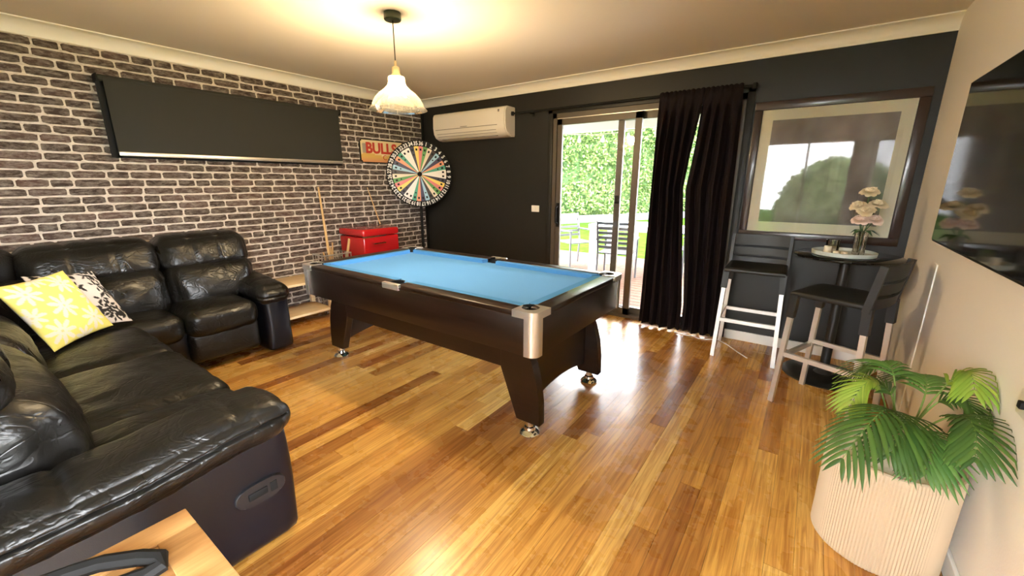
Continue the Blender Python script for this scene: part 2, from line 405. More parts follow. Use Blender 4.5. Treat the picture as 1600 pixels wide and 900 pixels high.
# cornices and skirting
def cornice(n=8):
    pts = [(0, 2.31), (.012, 2.31)]
    for i in range(n+1):
        a = i/n*pi/2; pts.append((.012+.072*(1-cos(a)), 2.318+.072*sin(a)))
    return pts+[(.092, 2.392), (.092, 2.40), (0, 2.40)]
struct('trim_1', prism(bmnew(), cornice(), 'y', D, 0), 'corn', smooth=True)
struct('trim_2', prism(bmnew(), [(-u, v) for u, v in cornice()], 'x', 0, W), 'corn', smooth=True)
struct('baseboard_back', B(DX1+.06, W, -.016, 0, 0, .085, .003), 'skirt')
struct('baseboard_right', B(W-.014, W, -3.7, -.016, 0, .085, .003), 'skirt')
struct('trim_3', B(W-.007, W-.0005, -.96, -.90, .085, .955, .002), 'white')      # cable cover on the white wall
struct('trim_4', B(0.0, .03, -.03, 0, .0, 2.31, .003), 'black')                 # dark corner strip

# sliding door
dr = bmnew()
for a in ((DX0, DX0+.045, 0, DZ), (DX1-.045, DX1, 0, DZ), (DX0, DX1, DZ-.05, DZ), (DX0, DX1, 0, .03)): box(dr, a[0], a[1], -.004, .13, a[2], a[3], .002, 1)
dr = struct('door_1', dr, 'bronze')
obj('architrave', box(box(B(DX0-.055, DX0, -.018, 0, 0, DZ+.05, .003), DX0-.055, DX1+.055, -.018, 0, DZ, DZ+.055, .003), DX1, DX1+.055, -.018, 0, 0, DZ+.05, .003), 'dark', dr)
obj('track', box(B(DX0+.045, DX1-.045, .0, .012, DZ-.056, DZ-.05), DX0+.045, DX1-.045, .05, .054, DZ-.056, DZ-.05), 'silver', dr, False)
def panel(x0, x1, y, wl_, wr2, nm):
    p = bmnew()
    for a in ((x0, x0+wl_, .03, DZ-.05), (x1-wr2, x1, .03, DZ-.05), (x0, x1, DZ-.115, DZ-.05), (x0, x1, .03, .10)): box(p, a[0], a[1], y, y+.032, a[2], a[3], .002, 1)
    p = obj(nm, p, 'bronze', dr, False); obj('pane', B(x0+wl_, x1-wr2, y+.014, y+.018, .10, DZ-.115), 'pane', p, False); return p
pa = panel(DX0+.045, 2.945, .012, .055, .065, 'sliding_panel')
pb = panel(2.69, DX1-.045, .075, .062, .06, 'fixed_panel')
hd = tube(bmnew(), [(2.075, .012, .93), (2.075, -.035, .95), (2.078, -.045, 1.03), (2.075, -.035, 1.11), (2.075, .012, 1.13)], .011, 8)
box(hd, 2.055, 2.095, .004, .014, .90, 1.16, .003); obj('handle', hd, 'black', pa)
obj('latch', B(2.705, 2.745, .05, .078, 1.17, 1.25, .004), 'black', pb)

# window behind the blind
wf = bmnew(); by0, by1, bz0, bz1 = -3.12, -1.25, 1.56, 2.11
for a in ((by0, by1, bz0, bz0+.03), (by0, by1, bz1-.03, bz1), (by0, by0+.03, bz0, bz1), (by1-.03, by1, bz0, bz1)): box(wf, .0005, .035, a[0], a[1], a[2], a[3])
w1 = struct('window_1', wf, 'black'); obj('pane', B(.004, .008, by0+.03, by1-.03, bz0+.03, bz1-.03), 'tv', w1, False)

# ================================================================== OUTSIDE
struct('lawn', B(-14, 12, 4.2, 26, -.20, -.12), 'lawn'); bpy.data.objects['lawn'].location = (0, 0, .0)
gr = struct('ground', B(-30, 30, -30, 30, -.60, -.45), 'lawn')
dk = struct('deck', B(-2.5, 6.5, .14, 4.2, -.24, -.125), 'sub'); yy = .15; n = 0
while yy < 3.9 and n < 40:
    obj('plank', B(-2.5, 6.5, yy+.004, yy+.132, -.125, -.10, .003, 1), 'deck', dk, False); yy += .138; n += 1
struct('trim_5', B(-2.5, 6.5, 1.75, 1.87, 2.09, 2.40), 'outw')                    # patio beam
struct('roof', B(-2.5, 6.5, .14, 1.95, 2.42, 2.47), 'outw')
hg = wthing('hedge', 'tall leafy green hedge beyond the lawn outside the door', 'hedge', (-4, 9, -.12))
core = bmnew()
HA, HB = V((-6.5, 5.6)), V((2.5, 21.0))          # the hedge runs off at a slant
hd_ = (HB-HA).normalized(); hn = V((hd_.y, -hd_.x))
def hp(s, off, z): q = HA+hd_*s+hn*off; return V((q.x, q.y, z))
hl = (HB-HA).length
q8 = [core.verts.new(hp(s, o2, z)) for s in (0, hl) for o2, z in ((0, -.12), (-1.5, -.12), (-1.5, 5.2), (-.1, 5.2))]
for f in ((0, 1, 2, 3), (7, 6, 5, 4), (0, 4, 5, 1), (1, 5, 6, 2), (2, 6, 7, 3), (3, 7, 4, 0)): core.faces.new([q8[i] for i in f])
obj('branch_mass', core, 'hcore', hg, False)
vs_, fs_ = [], []
rnd = random.Random(3); og = V((-4, 9, -.12))
for i in range(42000):
    s = rnd.random()*hl; z = -.1+5.3*rnd.random(); lump = .35*noise.noise(V((s*.9, z*.9, 0)))+.2*noise.noise(V((s*2.7, z*2.7, 4)))
    p = hp(s, .05+lump+rnd.uniform(-.1, .28), z)-og; a = .05+.05*rnd.random()
    u = V((rnd.gauss(0, 1), rnd.gauss(0, 1), rnd.gauss(0, 1))).normalized(); t = u.cross(V((rnd.gauss(0, 1), rnd.gauss(0, 1), rnd.gauss(0, 1)))).normalized()
    k = len(vs_); vs_ += [p-u*a, p+t*a*.45, p+u*a, p-t*a*.45]; fs_.append((k, k+1, k+2, k+3))
me = bpy.data.meshes.new('foliage'); me.from_pydata(vs_, [], fs_); me.materials.append(M['hedge']); fo = bpy.data.objects.new('foliage', me); COL.objects.link(fo); fo.parent = hg; fo['kind'] = 'stuff'
ed = bmnew(); a, b2 = hp(0, .85, -.12), hp(hl, .85, -.12); bar(ed, a+V((0, 0, .1)), b2+V((0, 0, .1)), .12, .34)
struct('kerb', ed, 'edging')

def slat_chair(label, loc, rz, m):
    t = thing('outdoor_chair', label, 'chair', loc, rz, 'chairs on the deck')
    for sx in (-1, 1):
        obj('leg', bar(bmnew(), (sx*.25, -.23, 0), (sx*.25, -.23, .64), .025, .03), m, t, False)
        obj('leg', bar(bar(bmnew(), (sx*.25, .25, 0), (sx*.25, .20, .44), .025, .03), (sx*.25, .20, .43), (sx*.25, .30, .92), .025, .03), m, t, False)
        obj('armrest', B(sx*.25-.025, sx*.25+.025, -.26, .26, .63, .655, .004, 1), m, t, False)
    for k in range(6):
        f = k/5; obj('back_slat', bar(bmnew(), (-.25, .218+.075*f, .53+.36*f), (.25, .218+.075*f, .53+.36*f), .014, .042), m, t, False)
    for k in range(7): obj('seat_slat', B(-.25, .25, -.25+.07*k, -.195+.07*k, .425, .442), m, t, False)
    return t
slat_chair('pale slatted outdoor armchair left of the white patio table', (.92, 2.72, -.10), radians(62), 'outg')
slat_chair('brown slatted outdoor chair back in front of the white patio table', (2.0, 2.05, -.10), radians(188), 'outg')
slat_chair('slatted outdoor armchair half hidden by curtain beyond patio table', (2.95, 3.05, -.10), radians(-70), 'outg')
t = wthing('patio_table', 'white outdoor table standing on the sunny deck', 'table', (1.9, 2.75, -.10))
obj('table_top', B(1.35, 2.55, 2.35, 3.25, .62, .70, .01), 'outw', t)
for x_ in (1.42, 2.48):
    for y_ in (2.42, 3.18): obj('leg', B(x_-.05, x_+.05, y_-.05, y_+.05, -.10, .62, .005, 1), 'outw', t)
t = wthing('bench', 'long white bench on the deck behind patio table', 'bench', (3.2, 3.9, -.10))
obj('seat', B(1.5, 5.0, 3.7, 4.05, .50, .60, .01), 'outw', t)
for x_ in (1.6, 3.2, 4.8): obj('leg', B(x_-.05, x_+.05, 3.75, 4.0, -.10, .50), 'outw', t)
t = wthing('festoon_lights', 'string of pale festoon bulbs hanging outside the sliding door', 'lights', (1.6, 1.6, 2.1))
def fest(u): return V((.5+2.6*u, 1.735, 2.20-.16*(1-(2*u-1)**2)))
obj('cord', tube(bmnew(), [fest(i/24) for i in range(25)], .006, 5), 'outw', t)
for i in range(7):
    p = fest((i+.5)/7); b = lathe(bmnew(), [(0, -.02), (.012, -.02), (.014, -.045), (.026, -.07), (.028, -.09), (.018, -.11), (0, -.118)], p, 10); obj('bulb', b, 'festoon', t)
# planting seen in reflections through the rear window
g2 = wthing('garden_shrub', 'bushy green shrub outside the rear window', 'shrub', (4.0, -9, -.45))
obj('trunk', tube(bmnew(), [(4.2, -9, -.45), (4.2, -9, 1.2)], [.1, .05]), 'cue', g2)
vs_, fs_ = [], []; og = V((4, -9, -.45))
for i in range(9000):
    d = V((rnd.gauss(0, 1), rnd.gauss(0, 1), rnd.gauss(0, 1))).normalized()*(1.0+.25*rnd.random()); p = V((4.75+d.x*1.0, -9.6+d.y, .55+d.z*1.15))-og; a = .11
    u = V((rnd.gauss(0, 1), rnd.gauss(0, 1), rnd.gauss(0, 1))).normalized(); tt = u.cross(d).normalized()
    k = len(vs_); vs_ += [p-u*a, p+tt*a*.5, p+u*a, p-tt*a*.5]; fs_.append((k, k+1, k+2, k+3))
me = bpy.data.meshes.new('foliage'); me.from_pydata(vs_, [], fs_); me.materials.append(M['hedge']); fo = bpy.data.objects.new('foliage', me); COL.objects.link(fo); fo.parent = g2; fo['kind'] = 'stuff'

# ================================================================== POOL TABLE
PX, PY, HX, HY, PZ = 2.303, -1.907, 1.052, .547, .775
pt = wthing('pool_table', 'large pool table with blue felt, dark timber sides and silver corner cap', 'pool table', (PX, PY, 0))
def P(x, y, z): return V((PX+x, PY+y, z))
RW = .085
bed = B(PX-HX+RW, PX+HX-RW, PY-HY+RW, PY+HY-RW, PZ-.06, PZ-.032); obj('bed', bed, 'felt', pt, False)
# aprons
for sx in (-1, 1): obj('end_apron', B(PX+sx*HX-(.03 if sx > 0 else 0), PX+sx*HX+(.03 if sx < 0 else 0), PY-HY+.05, PY+HY-.05, .545, PZ-.018, .004), 'dwood', pt)
for sy in (-1, 1): obj('side_apron', B(PX-HX+.05, PX+HX-.05, PY+sy*HY-(.03 if sy > 0 else 0), PY+sy*HY+(.03 if sy < 0 else 0), .545, PZ-.018, .003), 'dwood', pt)
# top rails (timber) and blue cushions
def rail(x0, x1, y0, y1):
    obj('rail', B(PX+x0, PX+x1, PY+y0, PY+y1, PZ-.03, PZ, .008, 3), 'dwood', pt)
g = .085
for sy in (-1, 1):
    ya, yb = (HY-RW, HY+.008) if sy > 0 else (-HY-.008, -HY+RW)
    rail(-HX+g, -.05, ya, yb); rail(.05, HX-g, ya, yb)
    for s0, s1 in ((-HX+g+.035, -.05), (.05, HX-g-.035)):
        yi = sy*(HY-RW); yo = sy*(HY-RW-.05)
        pr = bmnew(); A = [(s0, yi), (s1, yi), (s1-.035 if s1 > 0 else s1-.02, yo), (s0+.035 if s0 < 0 else s0+.02, yo)]
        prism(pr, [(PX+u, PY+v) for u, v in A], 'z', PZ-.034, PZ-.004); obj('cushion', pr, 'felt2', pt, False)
for sx in (-1, 1):
    xa, xb = (HX-RW, HX+.008) if sx > 0 else (-HX-.008, -HX+RW)
    rail(xa, xb, -HY+g, HY-g)
    pr = bmnew(); xi, xo = sx*(HX-RW), sx*(HX-RW-.05)
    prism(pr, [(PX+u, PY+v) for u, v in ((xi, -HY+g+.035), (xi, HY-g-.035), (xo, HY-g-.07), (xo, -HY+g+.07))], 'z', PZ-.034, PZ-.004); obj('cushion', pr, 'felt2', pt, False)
# corner caps with pocket mouths
def arc(cx, cy_, r, a0, a1, n): return [(cx+r*cos(a0+(a1-a0)*i/n), cy_+r*sin(a0+(a1-a0)*i/n)) for i in range(n+1)]
for sx in (-1, 1):
    for sy in (-1, 1):
        cpt = bmnew(); lo = [(HX+.012-.14, HY+.012)]+arc(HX+.012-.045, HY+.012-.045, .045, pi/2, 0, 6)+[(HX+.012, HY+.012-.14), (HX-RW, HY+.012-.14)]
        lo += [(HX-RW, HY-.125)]+arc(HX-.072, HY-.072, .047, -pi*.42, pi*.92, 10)+[(HX-.125, HY-RW), (HX+.012-.14, HY-RW)]
        prism(cpt, [(PX+sx*u, PY+sy*v) for u, v in lo], 'z', PZ-.032, PZ+.004)
        cp = obj('corner_cap', cpt, 'silver' if (sx, sy) == (1, -1) else 'silver', pt, True, 30)
        ps = bmnew(); po = arc(HX+.008-.045, HY+.008-.045, .045, pi/2, 0, 8); pin = arc(HX+.008-.045, HY+.008-.045, .036, 0, pi/2, 8)
        prism(ps, [(PX+sx*u, PY+sy*v) for u, v in [(HX-.06, HY+.008)]+po+[(HX+.008, HY-.06), (HX-.002, HY-.06)]+pin+[(HX-.06, HY-.002)]], 'z', .545, PZ-.03)
        obj('corner_post', ps, 'silver', cp, True, 50)
        lb = lathe(bmnew(), [(.052, PZ+.004), (.047, PZ+.002), (.046, PZ-.08), (.03, PZ-.11), (0, PZ-.112)], (PX+sx*(HX-.075), PY+sy*(HY-.075), 0), 20); obj('pocket', lb, 'black', pt)
for sy in (-1, 1):
    lb = lathe(bmnew(), [(.05, PZ+.003), (.044, PZ+.001), (.044, PZ-.08), (0, PZ-.1)], (PX, PY+sy*(HY-.045), 0), 20); obj('pocket', lb, 'black', pt)
    cpt = bmnew(); box(cpt, PX-.075, PX+.075, PY+sy*(HY+.002)-.014, PY+sy*(HY+.002)+.014, PZ-.035, PZ+.004, .004)
    obj('pocket_bracket', cpt, 'silver', pt)
# lower cabinet, legs, feet
lg = [(.74, .545), (.74, .37), (.85, .078), (1.005, .078), (1.0, .2), (.985, .32), (.955, .43), (.905, .545)]
for sy in (-1, 1):
    obj('valance', B(PX-.75, PX+.75, PY+sy*.40-.012, PY+sy*.40+.012, .375, .55), 'dwood', pt, False)
    for sx in (-1, 1):
        pl = bmnew(); prism(pl, [(PX+sx*u, v) for u, v in lg], 'y', PY+sy*.385-.028, PY+sy*.385+.028)
        bmesh.ops.bevel(pl, geom=pl.edges[:], offset=.004, segments=1, affect='EDGES'); lo = obj('leg', pl, 'dwood', pt, True, 30)
        obj('foot', lathe(bmnew(), [(0, .0), (.055, .0), (.058, .008), (.05, .02), (.034, .03), (.03, .045), (.022, .05), (.022, .08)], (PX+sx*.925, PY+sy*.385, 0), 24), 'chrome', lo)
for sx in (-1, 1):
    ep = bmnew(); n = 12; outl = [(-.36, .55), (-.36, .14)]+[(-.36+.72*i/n, .14+.05*sin(pi*i/n)) for i in range(1, n)]+[(.36, .14), (.36, .55)]
    prism(ep, [(PY+u, v) for u, v in outl], 'x', PX+sx*.885-.01, PX+sx*.885+.01); obj('end_panel', ep, 'dwood', pt, False)

# ================================================================== SOFA
sf = wthing('corner_sofa', 'black leather corner recliner sofa along the brick wall', 'sofa', (.9, -3.4, 0))
def lean(ax, k):        # shear backwards with height
    def f(p, u):
        if ax == 'x': p.x -= k*(p.z)
        else: p.y -= k*(p.z)
        return p
    return f
def seatpart(name, c, h, r=.07, bulge=(.01, .01, .03), n=18, wr=.006, ws=9, deform=None, m='leather', seed=0, parent=None):
    b = bmnew(); rbox(b, c, h, r, n, bulge, deform, wr, ws, seed); return obj(name, b, m, parent or sf, True, 180)
# plinths
obj('base', B(.08, .74, -3.42, -2.62, .05, .34, .03), 'leather2', sf); obj('base', B(.5, 2.62, -4.35, -3.46, .05, .34, .03), 'leather2', sf)
# leg along the brick wall
seatpart('seat_cushion', (.62, -2.89, .375), (.27, .235, .10), seed=1)
seatpart('footrest', (.80, -2.89, .20), (.05, .235, .125), .045, (.02, 0, .0), wr=.005, seed=2)
def grooved(ax, k, at_, dep, wd=.035):
    def f(p, u):
        a, o_ = ('y', 'x') if ax == 'x' else ('x', 'y')
        for g_ in at_:
            e = dep*math.exp(-((getattr(u, a)-g_)/wd)**2)
            if getattr(u, o_) > -.5: setattr(p, o_, getattr(p, o_)-e*(getattr(u, o_) > .9)); p.z -= e*.6*(u.z > .9)
        return lean(ax, k)(p, u)
    return f
def back_unit(yc, hy, seed):
    lo = seatpart('backrest', (.36, yc, .585), (.15, hy, .19), .10, (.055, .012, .0), 26, .012, 7, lean('x', .22), seed=seed)
    hdr = seatpart('headrest', (.26, yc, .835), (.145, hy+.004, .135), .085, (.035, .012, .012), 38, .006, 7, grooved('x', .35, (-.32, .30), .014), seed=seed+3)
    return lo
back_unit(-2.775, .30, 4); back_unit(-3.435, .345, 5)
# corner wedge
cw = bmnew(); rbox(cw, (0, 0, 0), (.16, .33, .19), .10, 18, (.04, .01, 0), None, .01, 8, 9)
cw.transform(Matrix.Translation((.52, -4.02, .60)) @ Matrix.Rotation(radians(42), 4, 'Z')); obj('backrest', cw, 'leather', sf, True, 180)
cw = bmnew(); rbox(cw, (0, 0, 0), (.145, .36, .135), .085, 18, (.03, .01, .01), None, .006, 7, 10)
cw.transform(Matrix.Translation((.40, -4.10, .845)) @ Matrix.Rotation(radians(42), 4, 'Z')); obj('headrest', cw, 'leather', sf, True, 180)
seatpart('seat_cushion', (.62, -3.52, .375), (.26, .385, .098), seed=6, bulge=(.005, .005, .02))
# leg facing the room
def ridge(p, u): 
    p.z += .012*sin(u.x*9)*(u.z > .5)*(1-u.x**2); return p
seatpart('seat_cushion', (1.20, -3.66, .378), (.335, .295, .10), seed=7, n=22)
seatpart('seat_cushion', (1.90, -3.66, .380), (.36, .295, .102), seed=8, n=22, wr=.010, ws=8)
seatpart('seat_cushion', (2.42, -3.66, .378), (.17, .295, .10), seed=18, n=18, wr=.008)
for xc in (1.20, 1.93): seatpart('footrest', (xc+.05, -3.40, .20), (.36, .05, .125), .045, (0, .02, 0), wr=.005, seed=xc)
for xc, hx, sd in ((1.32, .36, 11), (2.15, .44, 12)):
    seatpart('backrest', (xc, -4.05, .575), (hx, .16, .20), .11, (.01, .04, 0), 20, .012, 8, lean('y', .20), seed=sd)
    seatpart('headrest', (xc, -4.16, .845), (hx, .15, .135), .09, (.01, .03, .01), 30, .007, 7, grooved('y', .3, (-.3, .3), .014), seed=sd+4)
# arm at the brick-wall end
seatpart('arm_panel', (.50, -2.515, .255), (.38, .10, .24), .03, (.02, .01, 0), 14, .002, 6, m='leather2', seed=20)
def gz(x, c, w_): return math.exp(-((x-c)/w_)**2)
def armtop1(p, u):
    if u.z > .9: p.z -= .010*gz(u.x, .45, .05)
    if u.x > .9: p.x -= .010*gz(u.z, -.1, .12)
    p.z += .05*max(0, -u.x)-.03*max(0, u.x)**2; return p
ap = seatpart('arm_pad', (.53, -2.525, .515), (.38, .125, .075), .068, (.02, .01, .02), 34, .006, 11, armtop1, seed=21)
# arm beside the small oak table
seatpart('arm_panel', (2.715, -3.83, .255), (.115, .435, .24), .03, (.012, .02, 0), 16, .002, 6, m='leather2', seed=22)
def armtop2(p, u):
    if u.x > .9: p.x -= .016*gz(u.z, .25, .10)
    if u.z > .9: p.z -= .012*(gz(u.y, .62, .03)+gz(u.y, -.35, .03))
    p.z += .05*u.y*(u.y > 0)-.05*max(0, u.y-.6)-.015*max(0, -u.y); return p
ap = seatpart('arm_pad', (2.735, -3.82, .500), (.145, .435, .068), .062, (.015, .02, .022), 48, .006, 9, armtop2, seed=23)
# recliner release: oval plate with a recessed lever
hb = bmnew(); n = 28
oval = [(-3.52+.086*math.copysign(abs(cos(2*pi*i/n))**.7, cos(2*pi*i/n)), .275+.042*math.copysign(abs(sin(2*pi*i/n))**.8, sin(2*pi*i/n))) for i in range(n)]
prism(hb, oval, 'x', 2.825, 2.850); bmesh.ops.bevel(hb, geom=hb.edges[:], offset=.003, segments=1, affect='EDGES')
hp_ = obj('release_plate', hb, 'greyp', sf, True, 30)
obj('lever', box(B(2.849, 2.856, -3.565, -3.50, .262, .29, .003), 2.849, 2.853, -3.49, -3.465, .255, .295, .002), 'black', hp_)
# cushions on the sofa
def pillow(name, label, R, T, Bc, fn, thick=.11, n=90):
    R, T, Bc = V(R), V(T), V(Bc); a = T-R; b_ = Bc-R; c = R+(a+b_)/2; nn = b_.cross(a).normalized()
    if nn.dot(C0-c) < 0: nn = -nn
    bm = bmnew(); grid = {}
    for s in (1, -1):
        for i in range(n+1):
            for j in range(n+1):
                u, v = i/n*2-1, j/n*2-1
                if s < 0 and (i in (0, n) or j in (0, n)): grid[s, i, j] = grid[1, i, j]; continue
                pin = 1-.05*(1-u*u)*abs(v)**3-.05*(1-v*v)*abs(u)**3
                uu, vv = u*(1-.06*(1-v*v)*abs(u)), v*(1-.06*(1-u*u)*abs(v))
                hgt = thick/2*((1-abs(u)**2.4)*(1-abs(v)**2.4))**.62
                hgt += .006*noise.noise(V((u*2.2, v*2.2, 3)))*(1-u*u)*(1-v*v)
                grid[s, i, j] = bm.verts.new(c+a*uu/2+b_*vv/2+nn*s*hgt)
        for i in range(n):
            for j in range(n): bm.faces.new([grid[s, i, j], grid[s, i+1, j], grid[s, i+1, j+1], grid[s, i, j+1]])
    uv = {}
    order = [((i/n*2-1), (j/n*2-1), s) for (s, i, j), v in grid.items()]
    idx = {}
    bm.verts.index_update()
    for (s, i, j), v in grid.items(): idx.setdefault(v.index, (i/n*2-1, j/n*2-1, s))
    o = obj(name, bm, 'vcol', None, True, 180, origin=c); tag(o, label, 'cushion', 'cushions on the sofa')
    colour_mesh(o, lambda co, i: fn(*idx[i])); return o
FL = [(.60, .62, .36, .2), (.02, .12, .38, .5), (.66, -.42, .36, 0), (-.60, .60, .38, .9), (-.55, -.45, .38, .3), (.08, -.88, .34, .1), (-.02, .92, .30, 0), (-.98, .05, .30, .4), (.98, .1, .3, .3)]
def yellow(u, v, s):
    if s < 0: return (.62, .58, .55)
    for fx, fy, R_, a0 in FL:
        dx, dy = u-fx, v-fy; r_ = sqrt(dx*dx+dy*dy)
        if r_ < R_:
            th = atan2(dy, dx)+a0; pet = abs(cos(th*4)); edge = R_*(.22+.78*pet**1.1)
            if r_ < edge: return (.80, .74, .60) if r_ > .035 else (.74, .66, .30)
    return (.86, .76, .20)
LV = []
rl = random.Random(11)
for i in range(48):
    cx_, cy_, a_ = rl.uniform(-1, 1), rl.uniform(-1, 1), rl.uniform(0, 2*pi)
    for k in range(5): aa = a_+k*1.05; LV.append((cx_+.15*cos(aa), cy_+.15*sin(aa), aa, rl.uniform(.09, .13)))
def leafy(u, v, s):
    for fx, fy, a0, ln in LV:
        dx, dy = u-fx, v-fy; p = dx*cos(a0)+dy*sin(a0); q = -dx*sin(a0)+dy*cos(a0)
        if abs(p) < ln and abs(q) < .38*ln*(1-(p/ln)**2): return (.02, .018, .016)
    return (.66, .60, .54)
pillow('throw_cushion', 'yellow throw cushion with white daisy print on black sofa', (.928, -3.503, .519), (.839, -3.643, .881), (1.23, -3.794, .517), yellow)
pillow('throw_cushion', 'pale throw cushion with black leaf print behind the yellow one', (.835, -3.395, .50), (.66, -3.50, .83), (.98, -3.70, .54), leafy, .09, 80)

# ================================================================== SIDE TABLE AND ITEMS
st = wthing('side_table', 'oak side table with slatted inset beside the sofa arm', 'side table', (3.3, -4.0, 0))
tx0, tx1, ty0, ty1, tz = 3.045, 3.56, -4.32, -3.775, .50
for a in ((tx0, tx0+.085, ty0, ty1), (tx1-.085, tx1, ty0, ty1), (tx0+.085, tx1-.085, ty1-.085, ty1), (tx0+.085, tx1-.085, ty0, ty0+.085)): obj('frame_rail', B(*a, tz-.03, tz, .003), 'oak', st)
for k in range(2): obj('slat', B(tx0+.085+.006+k*.042, tx0+.085+.040+k*.042, ty0+.085, ty1-.085, tz-.03, tz-.003, .002), 'oak', st)
obj('top_panel', B(tx0+.178, tx1-.085, ty0+.085, ty1-.085, tz-.03, tz-.006, .002), 'oak', st)
for x_ in (tx0+.03, tx1-.03):
    for y_ in (ty0+.03, ty1-.03): obj('leg', B(x_-.022, x_+.022, y_-.022, y_+.022, 0, tz-.03, .003), 'oak', st)
for a in ((tx0+.05, tx1-.05, ty1-.05, ty1-.03), (tx0+.05, tx1-.05, ty0+.03, ty0+.05)): obj('apron', B(*a, tz-.10, tz-.03), 'oak', st)
sp = [(3.06, -4.10, 0.519), (3.10, -4.0, 0.522), (3.13, -3.955, 0.527), (3.19, -3.90, 0.532), (3.225, -3.872, 0.529), (3.245, -3.878, 0.523), (3.24, -3.905, 0.519), (3.215, -3.96, 0.519), (3.20, -4.05, 0.519), (3.19, -4.15, 0.519)]
b = bmnew()
for i in range(len(sp)-1):
    for k in range(4):
        p0, p1 = V(sp[i]), V(sp[i+1])
tube(b, sp, [.018]*len(sp), 8)
tag(obj('strap', b, 'black', None, True, origin=(3.15, -4.0, .5)), 'black looped strap lying on the oak side table', 'strap')
b = bmnew(); lathe(b, [(0, 0), (.018, 0), (.02, .006), (.016, .018), (0, .022)], (3.345, -3.855, .5), 16)
tag(obj('cap', b, 'outw', None, True, origin=(3.345, -3.855, .5)), 'small white cap on the oak side table edge', 'cap')

# ================================================================== PENDANT LAMP
LX, LY = 2.05, -2.10
pl = wthing('pendant_lamp', 'glass bell pendant lamp hanging above the pool table', 'pendant lamp', (LX, LY, 1.84))
obj('ceiling_rose', lathe(bmnew(), [(0, 2.4), (.052, 2.4), (.053, 2.362), (.049, 2.357), (0, 2.356)], (LX, LY, 0), 32), 'greenb', pl)
obj('cord', tube(bmnew(), [(LX, LY, 2.36), (LX, LY, 2.115)], .0035, 6), 'black', pl)
obj('socket', lathe(bmnew(), [(0, 2.13), (.008, 2.13), (.009, 2.10), (.024, 2.092), (.026, 2.055), (.030, 2.05), (.034, 2.042), (.036, 2.034), (0, 2.034)], (LX, LY, 0), 28), 'brass', pl)
gp = [(.030, 2.040), (.050, 2.036), (.053, 2.026), (.053, 2.005), (.060, 1.985), (.085, 1.96), (.120, 1.935), (.147, 1.905), (.162, 1.875), (.168, 1.856), (.180, 1.845), (.187, 1.838)]
obj('shade', lathe(bmnew(), gp, (LX, LY, 0), 48), 'lglass', pl, True, 180)
obj('bulb', lathe(bmnew(), [(0, 2.02), (.014, 2.02), (.018, 2.0), (.032, 1.975), (.034, 1.96), (.026, 1.935), (0, 1.925)], (LX, LY, 0), 20), 'bulb', pl)

# ================================================================== ROLLER BLIND
rb = wthing('roller_blind', 'black roller blind pulled down over the brick wall window', 'blind', (.05, -2.2, 1.57))
obj('roller', tube(bmnew(), [(.07, -3.14, 2.105), (.07, -1.255, 2.105)], .022, 14), 'blind', rb)
obj('fabric', B(.088, .0895, -3.115, -1.275, 1.60, 2.105), 'blind', rb, False)
obj('bottom_bar', B(.081, .097, -3.115, -1.275, 1.572, 1.602, .004), 'silver', rb)
for y_ in (-3.148, -1.255): obj('bracket', B(.0, .1, y_-.004, y_+.004, 2.075, 2.13, .002), 'black', rb)
obj('side_channel', B(.036, .06, -3.15, -3.118, 1.56, 2.12), 'black', rb, False)

# ================================================================== AIR CONDITIONER
ac = wthing('air_conditioner', 'cream split system air conditioner high on the charcoal wall', 'air conditioner', (.95, -.1, 1.87))
pr = [(0, 1.875), (0, 2.185), (-.15, 2.185), (-.185, 2.172), (-.20, 2.14), (-.205, 2.02), (-.195, 1.95), (-.165, 1.905), (-.11, 1.88), (-.05, 1.872)]
a = bmnew(); prism(a, pr, 'x', .40, 1.51); bmesh.ops.bevel(a, geom=[e for e in a.edges if abs(e.verts[0].co.x-e.verts[1].co.x) < 1e-6], offset=.012, segments=3, affect='EDGES'); obj('body', a, 'acw', ac, True, 35)
obj('front_groove', B(.45, 1.40, -.2085, -.20, 1.992, 1.997), 'acline', ac, False)
ls = bmnew(); bar(ls, (.47, -.197, 1.945), (1.38, -.197, 1.945), .004, .004); obj('louvre', ls, 'acline', ac, False)
ls = bmnew(); bar(ls, (.47, -.178, 1.917), (1.38, -.178, 1.917), .004, .004); obj('louvre', ls, 'acline', ac, False)
ls = bmnew(); bar(ls, (.50, -.135, 1.888), (1.36, -.135, 1.888), .012, .006); obj('louvre', ls, 'acline', ac, False)
obj('badge', B(.86, .96, -.2075, -.20, 2.006, 2.012), 'acline', ac, False)
obj('sensor', B(1.415, 1.432, -.2055, -.195, 2.125, 2.15), 'acline', ac, False)

